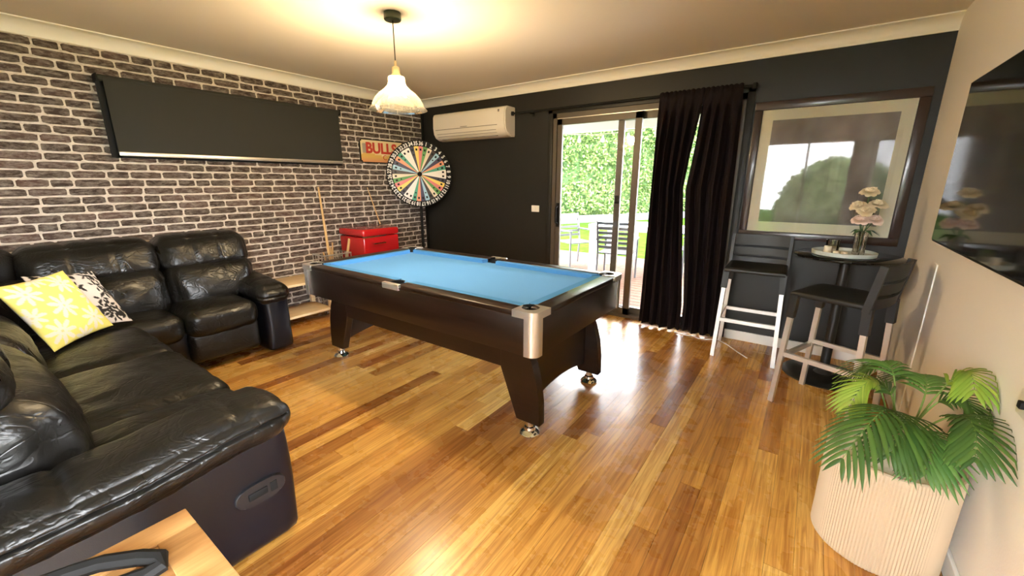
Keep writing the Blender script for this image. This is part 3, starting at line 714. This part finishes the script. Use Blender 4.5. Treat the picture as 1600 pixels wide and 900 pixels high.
# ================================================================== CURTAIN AND ROD
cr = wthing('curtain_rod', 'thin black curtain rod above the sliding door', 'curtain rod', (2.7, -.08, 2.11))
obj('rod', tube(bmnew(), [(1.515, -.085, 2.108), (3.86, -.085, 2.108)], .011, 10), 'black', cr)
for x_ in (1.53, 3.85): obj('finial', lathe(bmnew(), [(0, -.02), (.016, -.02), (.018, 0), (.016, .02), (0, .02)], (x_, -.085, 2.108), 12), 'black', cr)
for x_ in (1.75, 3.835): obj('bracket', box(B(x_-.008, x_+.008, -.09, -.001, 2.092, 2.10), x_-.012, x_+.012, -.006, -.001, 2.07, 2.13), 'black', cr, False)
def meet(f): return 3.495-.09*min(1, f/.38) if f < .38 else 3.405+.09*min(1, (f-.38)/.5)
def slit(f): return .0065*math.exp(-((f-.26)/.12)**2)+.0005
def curtain(label, left, right, ph, folds):
    nx, nz = 130, 40; bm = bmnew(); g = []
    for j in range(nz+1):
        f = j/nz; z = 2.128-(2.128-.012)*f; row = []; xl, xr = left(f), right(f)
        for i in range(nx+1):
            u = i/nx; x_ = xl+(xr-xl)*u
            amp = .010+.026*min(1, f*5); y_ = -.105+amp*sin(2*pi*folds*u+ph+.5*sin(3*u+f*1.5))+.008*sin(2*pi*folds*2.3*u+f*3)*min(1, f*4)
            if f < .06: y_ = -.101+.004*sin(2*pi*folds*u)
            zz = z+(.010*abs(sin(pi*folds*u*2)) if j == 0 else 0)+(.010+.008*sin(u*7+ph) if j == nz else 0)
            row.append(bm.verts.new((x_+.004*sin(9*f+7*u)*(0 < i < nx), y_, zz)))
        g.append(row)
    for j in range(nz):
        for i in range(nx): bm.faces.new((g[j][i], g[j][i+1], g[j+1][i+1], g[j+1][i]))
    o = obj('curtain', bm, 'curtain', None, True, 180, origin=(left(0), -.1, 2.1)); tag(o, label, 'curtain', 'door curtains')
    md = o.modifiers.new('cloth', 'SOLIDIFY'); md.thickness = .003; return o
curtain('dark aubergine curtain panel hanging next to the open glass', lambda f: 3.125-.03*f, lambda f: meet(f)-slit(f), 0, 5)
curtain('dark aubergine curtain panel hanging nearest the framed picture', lambda f: meet(f)+slit(f), lambda f: 3.775+.03*f, 1.3, 4)

# ================================================================== FRAMED PICTURE
pf = wthing('framed_picture', 'large framed print with cream mat on the charcoal wall', 'picture', (4.377, -.02, 1.46))
fx0, fx1, fz0, fz1 = 3.868, 4.885, .93, 1.99; ix0, ix1, iz0, iz1 = 3.925, 4.826, .987, 1.928
for a in ((fx0, fx1, iz1, fz1), (fx0, fx1, fz0, iz0), (fx0, ix0, iz0, iz1), (ix1, fx1, iz0, iz1)): obj('frame_side', B(a[0], a[1], -.038, -.002, a[2], a[3], .006), 'frame', pf)
mt = bmnew(); jx0, jx1, jz0, jz1 = 4.0, 4.75, 1.066, 1.85
for a in ((ix0, ix1, jz1, iz1), (ix0, ix1, iz0, jz0), (ix0, jx0, jz0, jz1), (jx1, ix1, jz0, jz1)): box(mt, a[0], a[1], -.017, -.010, a[2], a[3])
obj('mat_board', mt, 'mat', pf, False)
ab = bmnew(); nx = 60; g = [[ab.verts.new((jx0+(jx1-jx0)*i/nx, -.012, jz0+(jz1-jz0)*j/nx)) for i in range(nx+1)] for j in range(nx+1)]
for j in range(nx):
    for i in range(nx): ab.faces.new((g[j][i], g[j][i+1], g[j+1][i+1], g[j+1][i]))
ao = obj('print', ab, 'vcol', pf, False, fix=False)
def art(co, i):
    u, v = i % (nx+1)/nx, i//(nx+1)/nx
    n1 = noise.fractal(V((u*4, v*4, 2)), 1, 2, 5); n2 = noise.noise(V((u*9, v*2.2, 7)))
    c = V((.26, .225, .21))+V((.09, .085, .08))*n1+V((.05, .045, .04))*n2
    if v > .78: c += V((.05, .04, .04))
    if .55 < u < .63 and .3 < v < .8: c += V((.08, .07, .06))
    if u < .15 and v < .5: c -= V((.05, .04, .035))
    return tuple(max(.02, q) for q in c)
colour_mesh(ao, art)
obj('glass', B(ix0, ix1, -.024, -.021, iz0, iz1), 'pglass', pf, False)

# ================================================================== TELEVISION
tv = wthing('television', 'black flat screen television mounted on the white wall', 'television', (4.90, -1.8, 1.46))
obj('cabinet', B(4.862, 4.90, -2.36, -1.10, 1.093, 1.829, .006), 'plas', tv)
obj('screen', B(4.8595, 4.863, -2.352, -1.108, 1.105, 1.822), 'tv', tv, False)
obj('wall_mount', B(4.90, W-.001, -1.95, -1.5, 1.3, 1.6), 'plas', tv, False)

# ================================================================== SIGN, WHEEL
sg = wthing('tin_sign', 'cream and red vintage sign reading BULLS on brick wall', 'sign', (.02, -.68, 1.74))
def signpoly(y0, y1, z0, z1, c): return [(y0+c, z0), (y1-c, z0), (y1, z0+c), (y1, z1-c), (y1-c, z1), (y0+c, z1), (y0, z1-c), (y0, z0+c)]
obj('backing', prism(bmnew(), signpoly(-1.0, -.36, 1.60, 1.87, .035), 'x', .009, .02), 'black', sg, False)
bb = bmnew(); nx, nz = 40, 16; g = [[bb.verts.new((.0215, -.988+.616*i/nx, 1.612+.246*j/nz)) for i in range(nx+1)] for j in range(nz+1)]
for j in range(nz):
    for i in range(nx):
        ci = min(i, nx-1-i); cj = min(j, nz-1-j)
        if ci+cj >= 1: bb.faces.new((g[j][i], g[j][i+1], g[j+1][i+1], g[j+1][i]))
fa = obj('face', bb, 'vcolg', sg, False, fix=False)
def signcol(co, i):
    p = co+V((.02, -.68, 1.74)); u = (p.y+.988)/.616; v = (p.z-1.612)/.246
    c = V((.80, .66, .36))
    if v < .36+.06*sin(u*9): c = V((.66, .42, .10)).lerp(V((.62, .25, .12)), max(0, 1-v*4))
    if .05 < u < .16 and .38 < v < .86: c = V((.36, .30, .24))
    return tuple(c)
colour_mesh(fa, signcol)
tb = text_bm('BULLS', .165, .002, .006)
tb.transform(Matrix.Translation((.0245, -.70, 1.765)) @ Matrix(((0, 0, 1, 0), (1, 0, 0, 0), (0, 1, 0, 0), (0, 0, 0, 1)))); obj('lettering', tb, 'signred', sg, False)
tb = text_bm('C', .08, .002)
tb.transform(Matrix.Translation((.0245, -.66, 1.665)) @ Matrix(((0, 0, 1, 0), (1, 0, 0, 0), (0, 1, 0, 0), (0, 0, 0, 1)))); obj('lettering', tb, 'signred', sg, False)

wc = V((.285, -.35, 1.478)); WR = .40
wh = wthing('prize_wheel', 'colourful numbered spinning prize wheel standing in the dark corner', 'prize wheel', (.285, -.35, 0))
wn_ = V((.8, -.6, 0)).normalized(); wu = V((0, 0, 1)); wr2 = V((-wn_.y, wn_.x, 0))     # right as seen from the room
WM = Matrix(((wr2.x, wu.x, wn_.x, wc.x), (wr2.y, wu.y, wn_.y, wc.y), (wr2.z, wu.z, wn_.z, wc.z), (0, 0, 0, 1)))
b = lathe(bmnew(), [(0, -.016), (WR, -.016), (WR+.003, 0), (WR, .004), (0, .004)], (0, 0, 0), 72); b.transform(WM); obj('disc', b, 'black', wh)
cols = {0: (.72, .20, .17), 1: (.10, .30, .06), 2: (.76, .64, .44), 3: (.035, .02, .014), 4: (.32, .52, .62), 5: (.04, .028, .07), 6: (.78, .30, .15), 7: (.06, .34, .20), 8: (.84, .80, .72), 9: (.84, .80, .72), 10: (.030, .024, .045), 11: (.84, .62, .12)}
wm = {k: mat('segment paint %d' % k, c, .45) for k, c in cols.items()}
for n in range(1, 37):
    a0 = radians(90-(10*n)); a1 = radians(90-(10*n+10))
    b = bmnew(); prism(b, [(.03*cos(a0), .03*sin(a0)), (WR*.825*cos(a0), WR*.825*sin(a0)), (WR*.835*cos((a0+a1)/2), WR*.835*sin((a0+a1)/2)), (WR*.825*cos(a1), WR*.825*sin(a1)), (.03*cos(a1), .03*sin(a1))], 'z', .003, .007); b.transform(WM)
    so = obj('segment', b, wm[n % 12], wh, False)
    am = (a0+a1)/2; R_ = Matrix.Rotation(am-pi/2, 4, 'Z')
    b = bmnew(); box(b, -.011, .011, WR*.70, WR*.765, .007, .0085); b.transform(WM @ R_); obj('mark', b, 'black', so, False)
    if n % 3 == 1: b = bmnew(); box(b, -.008, .008, WR*.57, WR*.61, .007, .0085); b.transform(WM @ R_); obj('mark', b, 'black', so, False)
    tb = text_bm(str(n), .064, .001, .0018); bmesh.ops.scale(tb, vec=(.85, 1, 1), verts=tb.verts[:])
    tb.transform(WM @ R_ @ Matrix.Translation((0, WR*.912, .006))); obj('numeral', tb, 'num', wh, False)
b = lathe(bmnew(), [(0, .028), (.014, .027), (.026, .018), (.028, .003), (0, .003)], (0, 0, 0), 16); b.transform(WM); obj('hub', b, 'black', wh)
ps = wc-wn_*.05
obj('post', tube(bmnew(), [(ps.x, ps.y, .03), (ps.x, ps.y, 1.52)], .018, 10), 'black', wh)
obj('axle', tube(bmnew(), [ps, wc-wn_*.01], .012, 8), 'black', wh)
obj('base', lathe(bmnew(), [(0, 0), (.2, 0), (.2, .015), (.03, .03), (0, .03)], (ps.x, ps.y, 0), 28), 'black', wh)

# ================================================================== CORNER CLUTTER: bench, basket, cooler, cues
t = wthing('low_bench', 'low pale plywood bench with shelf against the brick wall', 'bench', (.23, -2.06, 0))
obj('top', B(.03, .43, -2.36, -1.76, .405, .43, .003), 'ply', t); obj('shelf', B(.04, .42, -2.35, -1.77, .09, .115, .003), 'ply', t)
for x_ in (.05, .41):
    for y_ in (-2.34, -1.78): obj('leg', B(x_-.02, x_+.02, y_-.02, y_+.02, 0, .405), 'ply', t)
bk = wthing('wire_basket', 'grey wire basket full of sticks by the brick wall', 'basket', (.2, -1.58, 0))
for z_ in (.02, .2, .4, .635): obj('hoop', tube(bmnew(), [(.09, -1.74, z_), (.31, -1.74, z_), (.31, -1.43, z_), (.09, -1.43, z_), (.09, -1.74, z_)], .005 if z_ < .6 else .008, 6), 'wire', bk)
for i in range(7):
    y_ = -1.74+.31*i/6
    for x_ in (.09, .31): obj('wire', tube(bmnew(), [(x_, y_, .0), (x_, y_, .64)], .004, 5), 'wire', bk)
for i in range(1, 4):
    for y_ in (-1.74, -1.43): obj('wire', tube(bmnew(), [(.09+.22*i/4, y_, .0), (.09+.22*i/4, y_, .64)], .004, 5), 'wire', bk)
for i, (lab, a, b_, r_) in enumerate((('short pale stick leaning towards the cooler from wire basket', (.2, -1.56, .02), (.24, -1.385, .775), .014), ('upright thin stick in the middle of the wire basket', (.16, -1.60, .02), (.17, -1.55, .745), .008), ('slanting thin stick second from cue in wire basket', (.22, -1.53, .02), (.22, -1.61, .705), .008), ('shortest thin stick at the sofa end of wire basket', (.26, -1.60, .02), (.26, -1.715, .67), .008))):
    tag(obj('stick', tube(bmnew(), [a, b_], r_, 8), 'cue', None, origin=a), lab, 'stick', 'sticks in the basket')
tag(obj('pool_cue', tube(bmnew(), [(.40, -1.70, 0), (.33, -1.675, .25), (.02, -1.553, 1.33)], [.017, .017, .009], 10), 'cue', None, origin=(.40, -1.70, 0)), 'tall wooden pool cue leaning on bricks beside the wire basket', 'cue', 'cues against the bricks')
tag(obj('pool_cue', tube(bmnew(), [(.085, -.85, .885), (.022, -.945, 1.32)], [.008, .0045], 8), 'cue', None, origin=(.1, -.89, .885)), 'thin pale cue leaning on bricks above the red cooler', 'cue', 'cues against the bricks')
ck = wthing('drinks_cooler', 'glossy red retro drinks cooler with chrome handle behind pool table', 'cooler', (.3, -1.15, 0))
cx0, cx1, cy0, cy1 = .05, .50, -1.385, -.915
obj('body', B(cx0, cx1, cy0, cy1, .42, .80, .02, 3), 'red', ck); ld = obj('lid', B(cx0-.006, cx1+.006, cy0-.006, cy1+.006, .805, .885, .025, 3), 'red', ck)
obj('latch', B(cx1+.006, cx1+.014, cy0-.02, cy0+.28, .80, .812, .003), 'chrome', ld)
obj('handle', tube(bmnew(), [(cx1, cy0+.10, .735), (cx1+.035, cy0+.10, .73), (cx1+.04, cy0+.25, .73), (cx1, cy0+.25, .735)], .008, 8), 'chrome', ck)
for x_ in (cx0+.03, cx1-.03):
    for y_ in (cy0+.03, cy1-.03): obj('leg', B(x_-.015, x_+.015, y_-.015, y_+.015, 0, .43), 'black', ck)

# ================================================================== BAR TABLE AND STOOLS
BX, BY, BZ = 4.59, -.43, .90
bt = wthing('bar_table', 'round black bar table holding a tray and flowers', 'bar table', (BX, BY, 0))
obj('table_top', lathe(bmnew(), [(0, BZ-.022), (.295, BZ-.022), (.305, BZ-.014), (.305, BZ-.004), (.30, BZ), (0, BZ)], (BX, BY, 0), 56), 'tv', bt)
obj('column', tube(bmnew(), [(BX, BY, .02), (BX, BY, BZ-.02)], .03, 20), 'plas', bt)
obj('base', lathe(bmnew(), [(0, 0), (.255, 0), (.258, .008), (.25, .014), (.06, .026), (.035, .05), (0, .05)], (BX, BY, 0), 48), 'plas', bt)
obj('support', bar(bar(bmnew(), (BX-.18, BY, BZ-.03), (BX+.18, BY, BZ-.03), .03, .016), (BX, BY-.18, BZ-.03), (BX, BY+.18, BZ-.03), .03, .016), 'plas', bt, False)
ty = wthing('serving_tray', 'round pale green tray on the bar table', 'tray', (4.565, -.48, BZ))
obj('dish', lathe(bmnew(), [(0, BZ+.001), (.165, BZ+.001), (.175, BZ+.006), (.178, BZ+.03), (.172, BZ+.032), (.168, BZ+.012), (0, BZ+.010)], (4.565, -.48, 0), 48), 'tray', ty)
tzz = BZ+.0125
gl = wthing('glass_candle_jar', 'clear glass candle jar on the round tray', 'candle jar', (4.50, -.46, tzz))
obj('jar', lathe(bmnew(), [(0, tzz), (.036, tzz), (.038, tzz+.01), (.038, tzz+.085), (.036, tzz+.085), (.035, tzz+.008), (0, tzz+.006)], (4.50, -.46, 0), 28), 'vglass', gl)
obj('wax', lathe(bmnew(), [(0, tzz+.009), (.03, tzz+.009), (.03, tzz+.04), (0, tzz+.04)], (4.50, -.46, 0), 20), 'candle', gl)
for i, (x_, y_, r_, h_, lab) in enumerate(((4.475, -.525, .022, .05, 'small round cream candle standing before the glass candle jar'), (4.525, -.545, .020, .022, 'low cream tealight on tray beside the round candle'), (4.565, -.535, .019, .020, 'low cream tealight on tray closest to the flower vase'))):
    tag(obj('candle', lathe(bmnew(), [(0, 0), (r_*.95, 0), (r_, .004), (r_, h_-.004), (r_*.9, h_), (0, h_-.003)], (x_, y_, tzz), 20), 'candle', None, origin=(x_, y_, tzz)), lab, 'candle', 'candles on the tray')
vx, vy = 4.64, -.47
vz = wthing('glass_vase', 'cut glass vase holding peonies on the tray', 'vase', (vx, vy, tzz))
rib = lambda k, i: .0025*(1 if k % 2 else -1)
obj('vessel', lathe(bmnew(), [(0, tzz), (.030, tzz), (.033, tzz+.01), (.030, tzz+.03), (.031, tzz+.09), (.036, tzz+.145), (.040, tzz+.155), (.037, tzz+.155), (.028, tzz+.09), (.027, tzz+.015), (0, tzz+.012)], (vx, vy, 0), 32, rib), 'vglass', vz)
def peony(label, c, r, m, seed):
    c = V(c); q = random.Random(seed); t = wthing('peony', label, 'flower', (vx, vy, tzz+.02), 'peonies in the vase'); bm = bmnew(); bm2 = bmnew()
    ax = (c-V((vx, vy, tzz+.05))).normalized(); ax = (ax+V((-.05, -.45, .1))).normalized()
    s = ax.cross(V((0, 0, 1))).normalized(); u2 = s.cross(ax)
    for ring, (n, tilt, ln, wd) in enumerate(((9, 1.45, 1.0, .62), (8, 1.05, .92, .58), (7, .70, .80, .5), (6, .38, .66, .42), (4, .12, .5, .34))):
        for k in range(n):
            a = 2*pi*k/n+ring*.7+q.uniform(-.15, .15); tl = tilt+q.uniform(-.12, .12); L_ = r*ln*q.uniform(.9, 1.1)
            rad = (s*cos(a)+u2*sin(a)); tang = (-s*sin(a)+u2*cos(a)); pr = None
            for i in range(5):
                f = i/4; tt = tl*(.45+.55*f) if ring < 2 else tl*(1-.5*f); p = c+(rad*sin(tt)+ax*cos(tt))*L_*f-ax*r*.35; wv = wd*r*sin(pi*min(.97, .15+.72*f))
                cup = (rad*cos(tt)-ax*sin(tt))*wv*.28
                row = [bm.verts.new(p-tang*wv+-cup*.9+ax*q.uniform(-.003, .003)), bm.verts.new(p+cup*.25), bm.verts.new(p+tang*wv-cup*.9+ax*q.uniform(-.003, .003))]
                if pr:
                    for j in range(2): bm.faces.new((pr[j], pr[j+1], row[j+1], row[j]))
                pr = row
    obj('bloom', bm, m, t, True, 180); tube(bm2, [(vx+(c.x-vx)*.06, vy+(c.y-vy)*.06, tzz+.02), (vx+(c.x-vx)*.2, vy+(c.y-vy)*.2, tzz+.155), c-ax*r*.5], .003, 6); obj('stem', bm2, 'leafd', t)
    return t
peony('topmost cream peony standing above the bouquet', (4.635, -.47, 1.325), .052, 'petal', 1)
peony('cream peony on the side of bouquet facing the curtain', (4.590, -.485, 1.235), .052, 'petal', 2)
peony('cream peony on the side of bouquet facing white wall', (4.690, -.455, 1.245), .056, 'petal', 3)
peony('cream peony in the centre of the bouquet', (4.632, -.52, 1.205), .052, 'petal', 4)
peony('blush peony low on the curtain side of bouquet', (4.618, -.50, 1.148), .052, 'petal2', 5)
peony('blush peony low on the white wall side of bouquet', (4.686, -.49, 1.150), .052, 'petal2', 6)
lf = bmnew()
for k, (a, l_) in enumerate(((-.4, .10), (.25, .11), (-1.0, .09), (2.4, .08), (-2.2, .09))):
    p0 = V((vx, vy, tzz+.16)); d = V((cos(a), sin(a), -.15)); s = V((-sin(a), cos(a), 0)); A = [p0, p0+d*l_*.5+s*.016+V((0, 0, .01)), p0+d*l_-V((0, 0, .015)), p0+d*l_*.5-s*.016+V((0, 0, .01))]
    lf.faces.new([lf.verts.new(q) for q in A])
obj('leaf_collar', lf, 'leafd', vz, False)

def stool(label, loc, rz):
    t = thing('bar_stool', label, 'bar stool', loc, rz, 'bar stools')      # front faces -y
    b = bmnew()
    def dish(p, u): p.z += -.014*(1-u.x**2)*(1-u.y**2)*(u.z > 0)-.02*max(0, -u.y-.75)*4*.25; return p
    rbox(b, (0, -.01, .725), (.205, .20, .018), .016, 12, (0, 0, 0), dish); obj('seat', b, 'plas2', t, True, 60)
    # backrest: curved shell of bands with slots between them
    def bandp(u, z): 
        y_ = .168+.035*((z-.70)/.25)+.030*(1-u*u)
        return V((u*.205*(1-.02*(z-.7)), y_, z))
    def band(z0, z1, th=.014):
        m_ = bmnew(); n = 14; A = []
        for i in range(n+1):
            u = i/n*2-1; A.append([m_.verts.new(bandp(u, z0)), m_.verts.new(bandp(u, z1)), m_.verts.new(bandp(u, z1)+V((0, th, 0))), m_.verts.new(bandp(u, z0)+V((0, th, 0)))])
        for P0, P1 in zip(A, A[1:]):
            for k in range(4): m_.faces.new((P0[k], P0[(k+1) % 4], P1[(k+1) % 4], P1[k]))
        m_.faces.new(A[0]); m_.faces.new(A[-1][::-1]); return m_
    bk_ = obj('backrest', band(.875, .96), 'plas2', t, True, 40)
    obj('back_band', band(.795, .855), 'plas2', bk_, True, 40); obj('back_band', band(.715, .775), 'plas2', bk_, True, 40)
    for sx in (-1, 1): obj('back_post', bar(bmnew(), bandp(sx, .70)+V((0, .004, 0)), bandp(sx, .96)+V((0, .006, 0)), .022, .036, (0, 1, 0)), 'plas2', bk_)
    for sx in (-1, 1):
        for sy in (-1, 1):
            top, bot = V((sx*.188, sy*.178, .72)), V((sx*.212, sy*.205, 0)); mid = top.lerp(bot, .2)
            lo = obj('leg', bar(bmnew(), bot, top.lerp(bot, .1), .028, .028, (0, 1, 0)), 'alu', t, False)
            obj('sleeve', bar(bmnew(), mid, top, .042, .042, (0, 1, 0)), 'plas2', lo, False)
    f = .30/.72
    def lp(sx, sy, z): return V((sx*.188, sy*.178, .72)).lerp(V((sx*.212, sy*.205, 0)), 1-z/.72)
    for (a, b2) in (((-1, -1), (1, -1)), ((-1, 1), (1, 1)), ((-1, -1), (-1, 1)), ((1, -1), (1, 1))):
        z = .315 if a[1] == b2[1] else .335
        obj('footrest_bar', bar(bmnew(), lp(*a, z), lp(*b2, z), .022, .028), 'alu', t, False)
    return t
stool('black bar stool with silver legs under the framed picture', (4.06, -.30, 0), 0.03)
stool('black bar stool with pale legs turned sideways by white wall', (4.58, -.955, 0), radians(-112))

# ================================================================== PLANTER AND PALM
QX, QY, QR, QH = 4.728, -2.10, .195, .405
pp = wthing('planter', 'ribbed beige stone planter on the floor by white wall', 'planter', (QX, QY, 0))
nr = 480
rib2 = lambda k, i: (.0016*cos(2*pi*k/nr*(nr/4)) if 0 < i < 7 else 0)
obj('pot', lathe(bmnew(), [(0, .0), (QR-.006, .0), (QR, .006), (QR, .30), (QR, QH-.035), (QR, QH-.028), (QR-.001, QH-.026), (QR-.003, QH-.004), (QR-.008, QH), (QR-.018, QH), (QR-.022, QH-.03), (0, QH-.03)], (QX, QY, 0), nr, rib2), 'pot', pp, True, 30)
obj('pebble_fill', lathe(bmnew(), [(0, QH-.012), (QR-.024, QH-.014), (QR-.024, QH-.05), (0, QH-.05)], (QX, QY, 0), 40), 'soil', pp)
pm = wthing('palm_plant', 'artificial palm plant with drooping green fronds in planter', 'plant', (QX, QY, QH-.012))
def frond(mid, tip, m, ln=.17, seed=0, start=.40, n=14, droop=.45):
    q = random.Random(seed); p0 = V((QX+q.uniform(-.03, .03), QY+q.uniform(-.03, .03), QH-.012)); mid, tip = V(mid), V(tip)
    c = (mid-p0*.25-tip*.25)/.5
    def bz(t): return p0*(1-t)**2+c*2*t*(1-t)+tip*t*t
    def dz(t): return ((c-p0)*2*(1-t)+(tip-c)*2*t).normalized()
    fr_ = bmnew(); pts = [bz(i/16) for i in range(17)]
    for p in pts: p.x = min(p.x, W-.012)
    st_ = bmnew(); tube(st_, pts, [.004-.003*i/16 for i in range(17)], 6)
    for k in range(n):
        t = start+(1-start)*(k+.5)/n; p = bz(t); d = dz(t)
        side = d.cross(V((0, 0, 1)))
        side = side.normalized() if side.length > .05 else V((1, 0, 0))
        upv = side.cross(d).normalized(); f = (t-start)/(1-start)
        L_ = ln*(.55+.75*sin(pi*(.12+.72*f)))*(1.0 if f < .75 else 1-.55*(f-.75)/.25)
        for sg_ in (-1, 1):
            dirv = (side*sg_*cos(.62+.40*f)+d*sin(.62+.40*f)+upv*.10).normalized(); wv = d*.5+upv*0; prv = None
            wid = .0074*q.uniform(.85, 1.15); bw = dirv.cross(upv).normalized()
            for i in range(6):
                g_ = i/5; pos = p+dirv*L_*g_-V((0, 0, droop*L_*g_*g_)); ww = wid*(sin(pi*min(.99, .2+.8*g_))**.6 if g_ > .3 else .55+.45*g_/.3)*(1 if g_ < .98 else .15)
                a_, b_ = pos-bw*ww, pos+bw*ww
                for vv in (a_, b_): vv.x = min(vv.x, W-.006)
                m_ = pos+upv*.003; m_.x = min(m_.x, W-.006)
                row = [fr_.verts.new(a_), fr_.verts.new(m_), fr_.verts.new(b_)]
                if prv:
                    for j in range(2): fr_.faces.new((prv[j], prv[j+1], row[j+1], row[j]))
                prv = row
    lo = obj('frond', fr_, m, pm, True, 180, fix=False); obj('stem', st_, 'stem', lo)
frond((4.657, -2.233, .619), (4.545, -2.42, .47), 'frond', .115, 1)
frond((4.725, -2.20, .60), (4.675, -2.34, .505), 'frond', .115, 2, droop=.35)
frond((4.775, -2.20, .560), (4.768, -2.33, .475), 'midg', .105, 3, droop=.3)
frond((4.83, -2.20, .640), (4.85, -2.36, .575), 'frond', .105, 4, droop=.25)
frond((4.85, -2.0, .70), (4.875, -2.12, .70), 'lime', .10, 5, n=12)
frond((4.804, -1.93, .62), (4.78, -1.77, .588), 'midg', .12, 6)
frond((4.642, -2.071, .643), (4.568, -2.154, .549), 'lime', .085, 7)
frond((4.70, -1.90, .655), (4.61, -1.80, .56), 'midg', .11, 8)
frond((4.83, -2.06, .64), (4.90, -2.16, .60), 'frond', .12, 9)
frond((4.68, -2.04, .62), (4.58, -2.03, .55), 'frond', .10, 10)

# ================================================================== SMALL FITTINGS
sw = wthing('light_switch', 'cream light switch plate on wall beside sliding door', 'switch', (1.79, -.005, 1.088))
obj('plate', B(1.74, 1.842, -.009, -.0005, 1.052, 1.124, .004), 'swg', sw); obj('rocker', B(1.78, 1.80, -.013, -.009, 1.075, 1.10, .002), 'swg', sw)
po = wthing('power_outlet', 'small outlet with black plug on white wall above planter', 'outlet', (4.93, -2.3, .75))
obj('plate', B(W-.008, W-.0005, -2.36, -2.24, .715, .79, .003), 'swg', po); obj('plug', B(W-.02, W-.008, -2.298, -2.274, .742, .764, .003), 'black', po)
cb_ = [(3.46, -.15, .004), (3.55, -.17, .004), (3.62, -.15, .004), (3.68, -.19, .004), (3.74, -.175, .004), (3.83, -.12, .004), (3.92, -.20, .004), (4.02, -.33, .004), (4.10, -.42, .004)]
tag(obj('extension_lead', tube(bmnew(), cb_, .004, 6), 'outw', None, origin=(3.7, -.15, 0)), 'thin white cord on the floor below the curtain', 'cord')
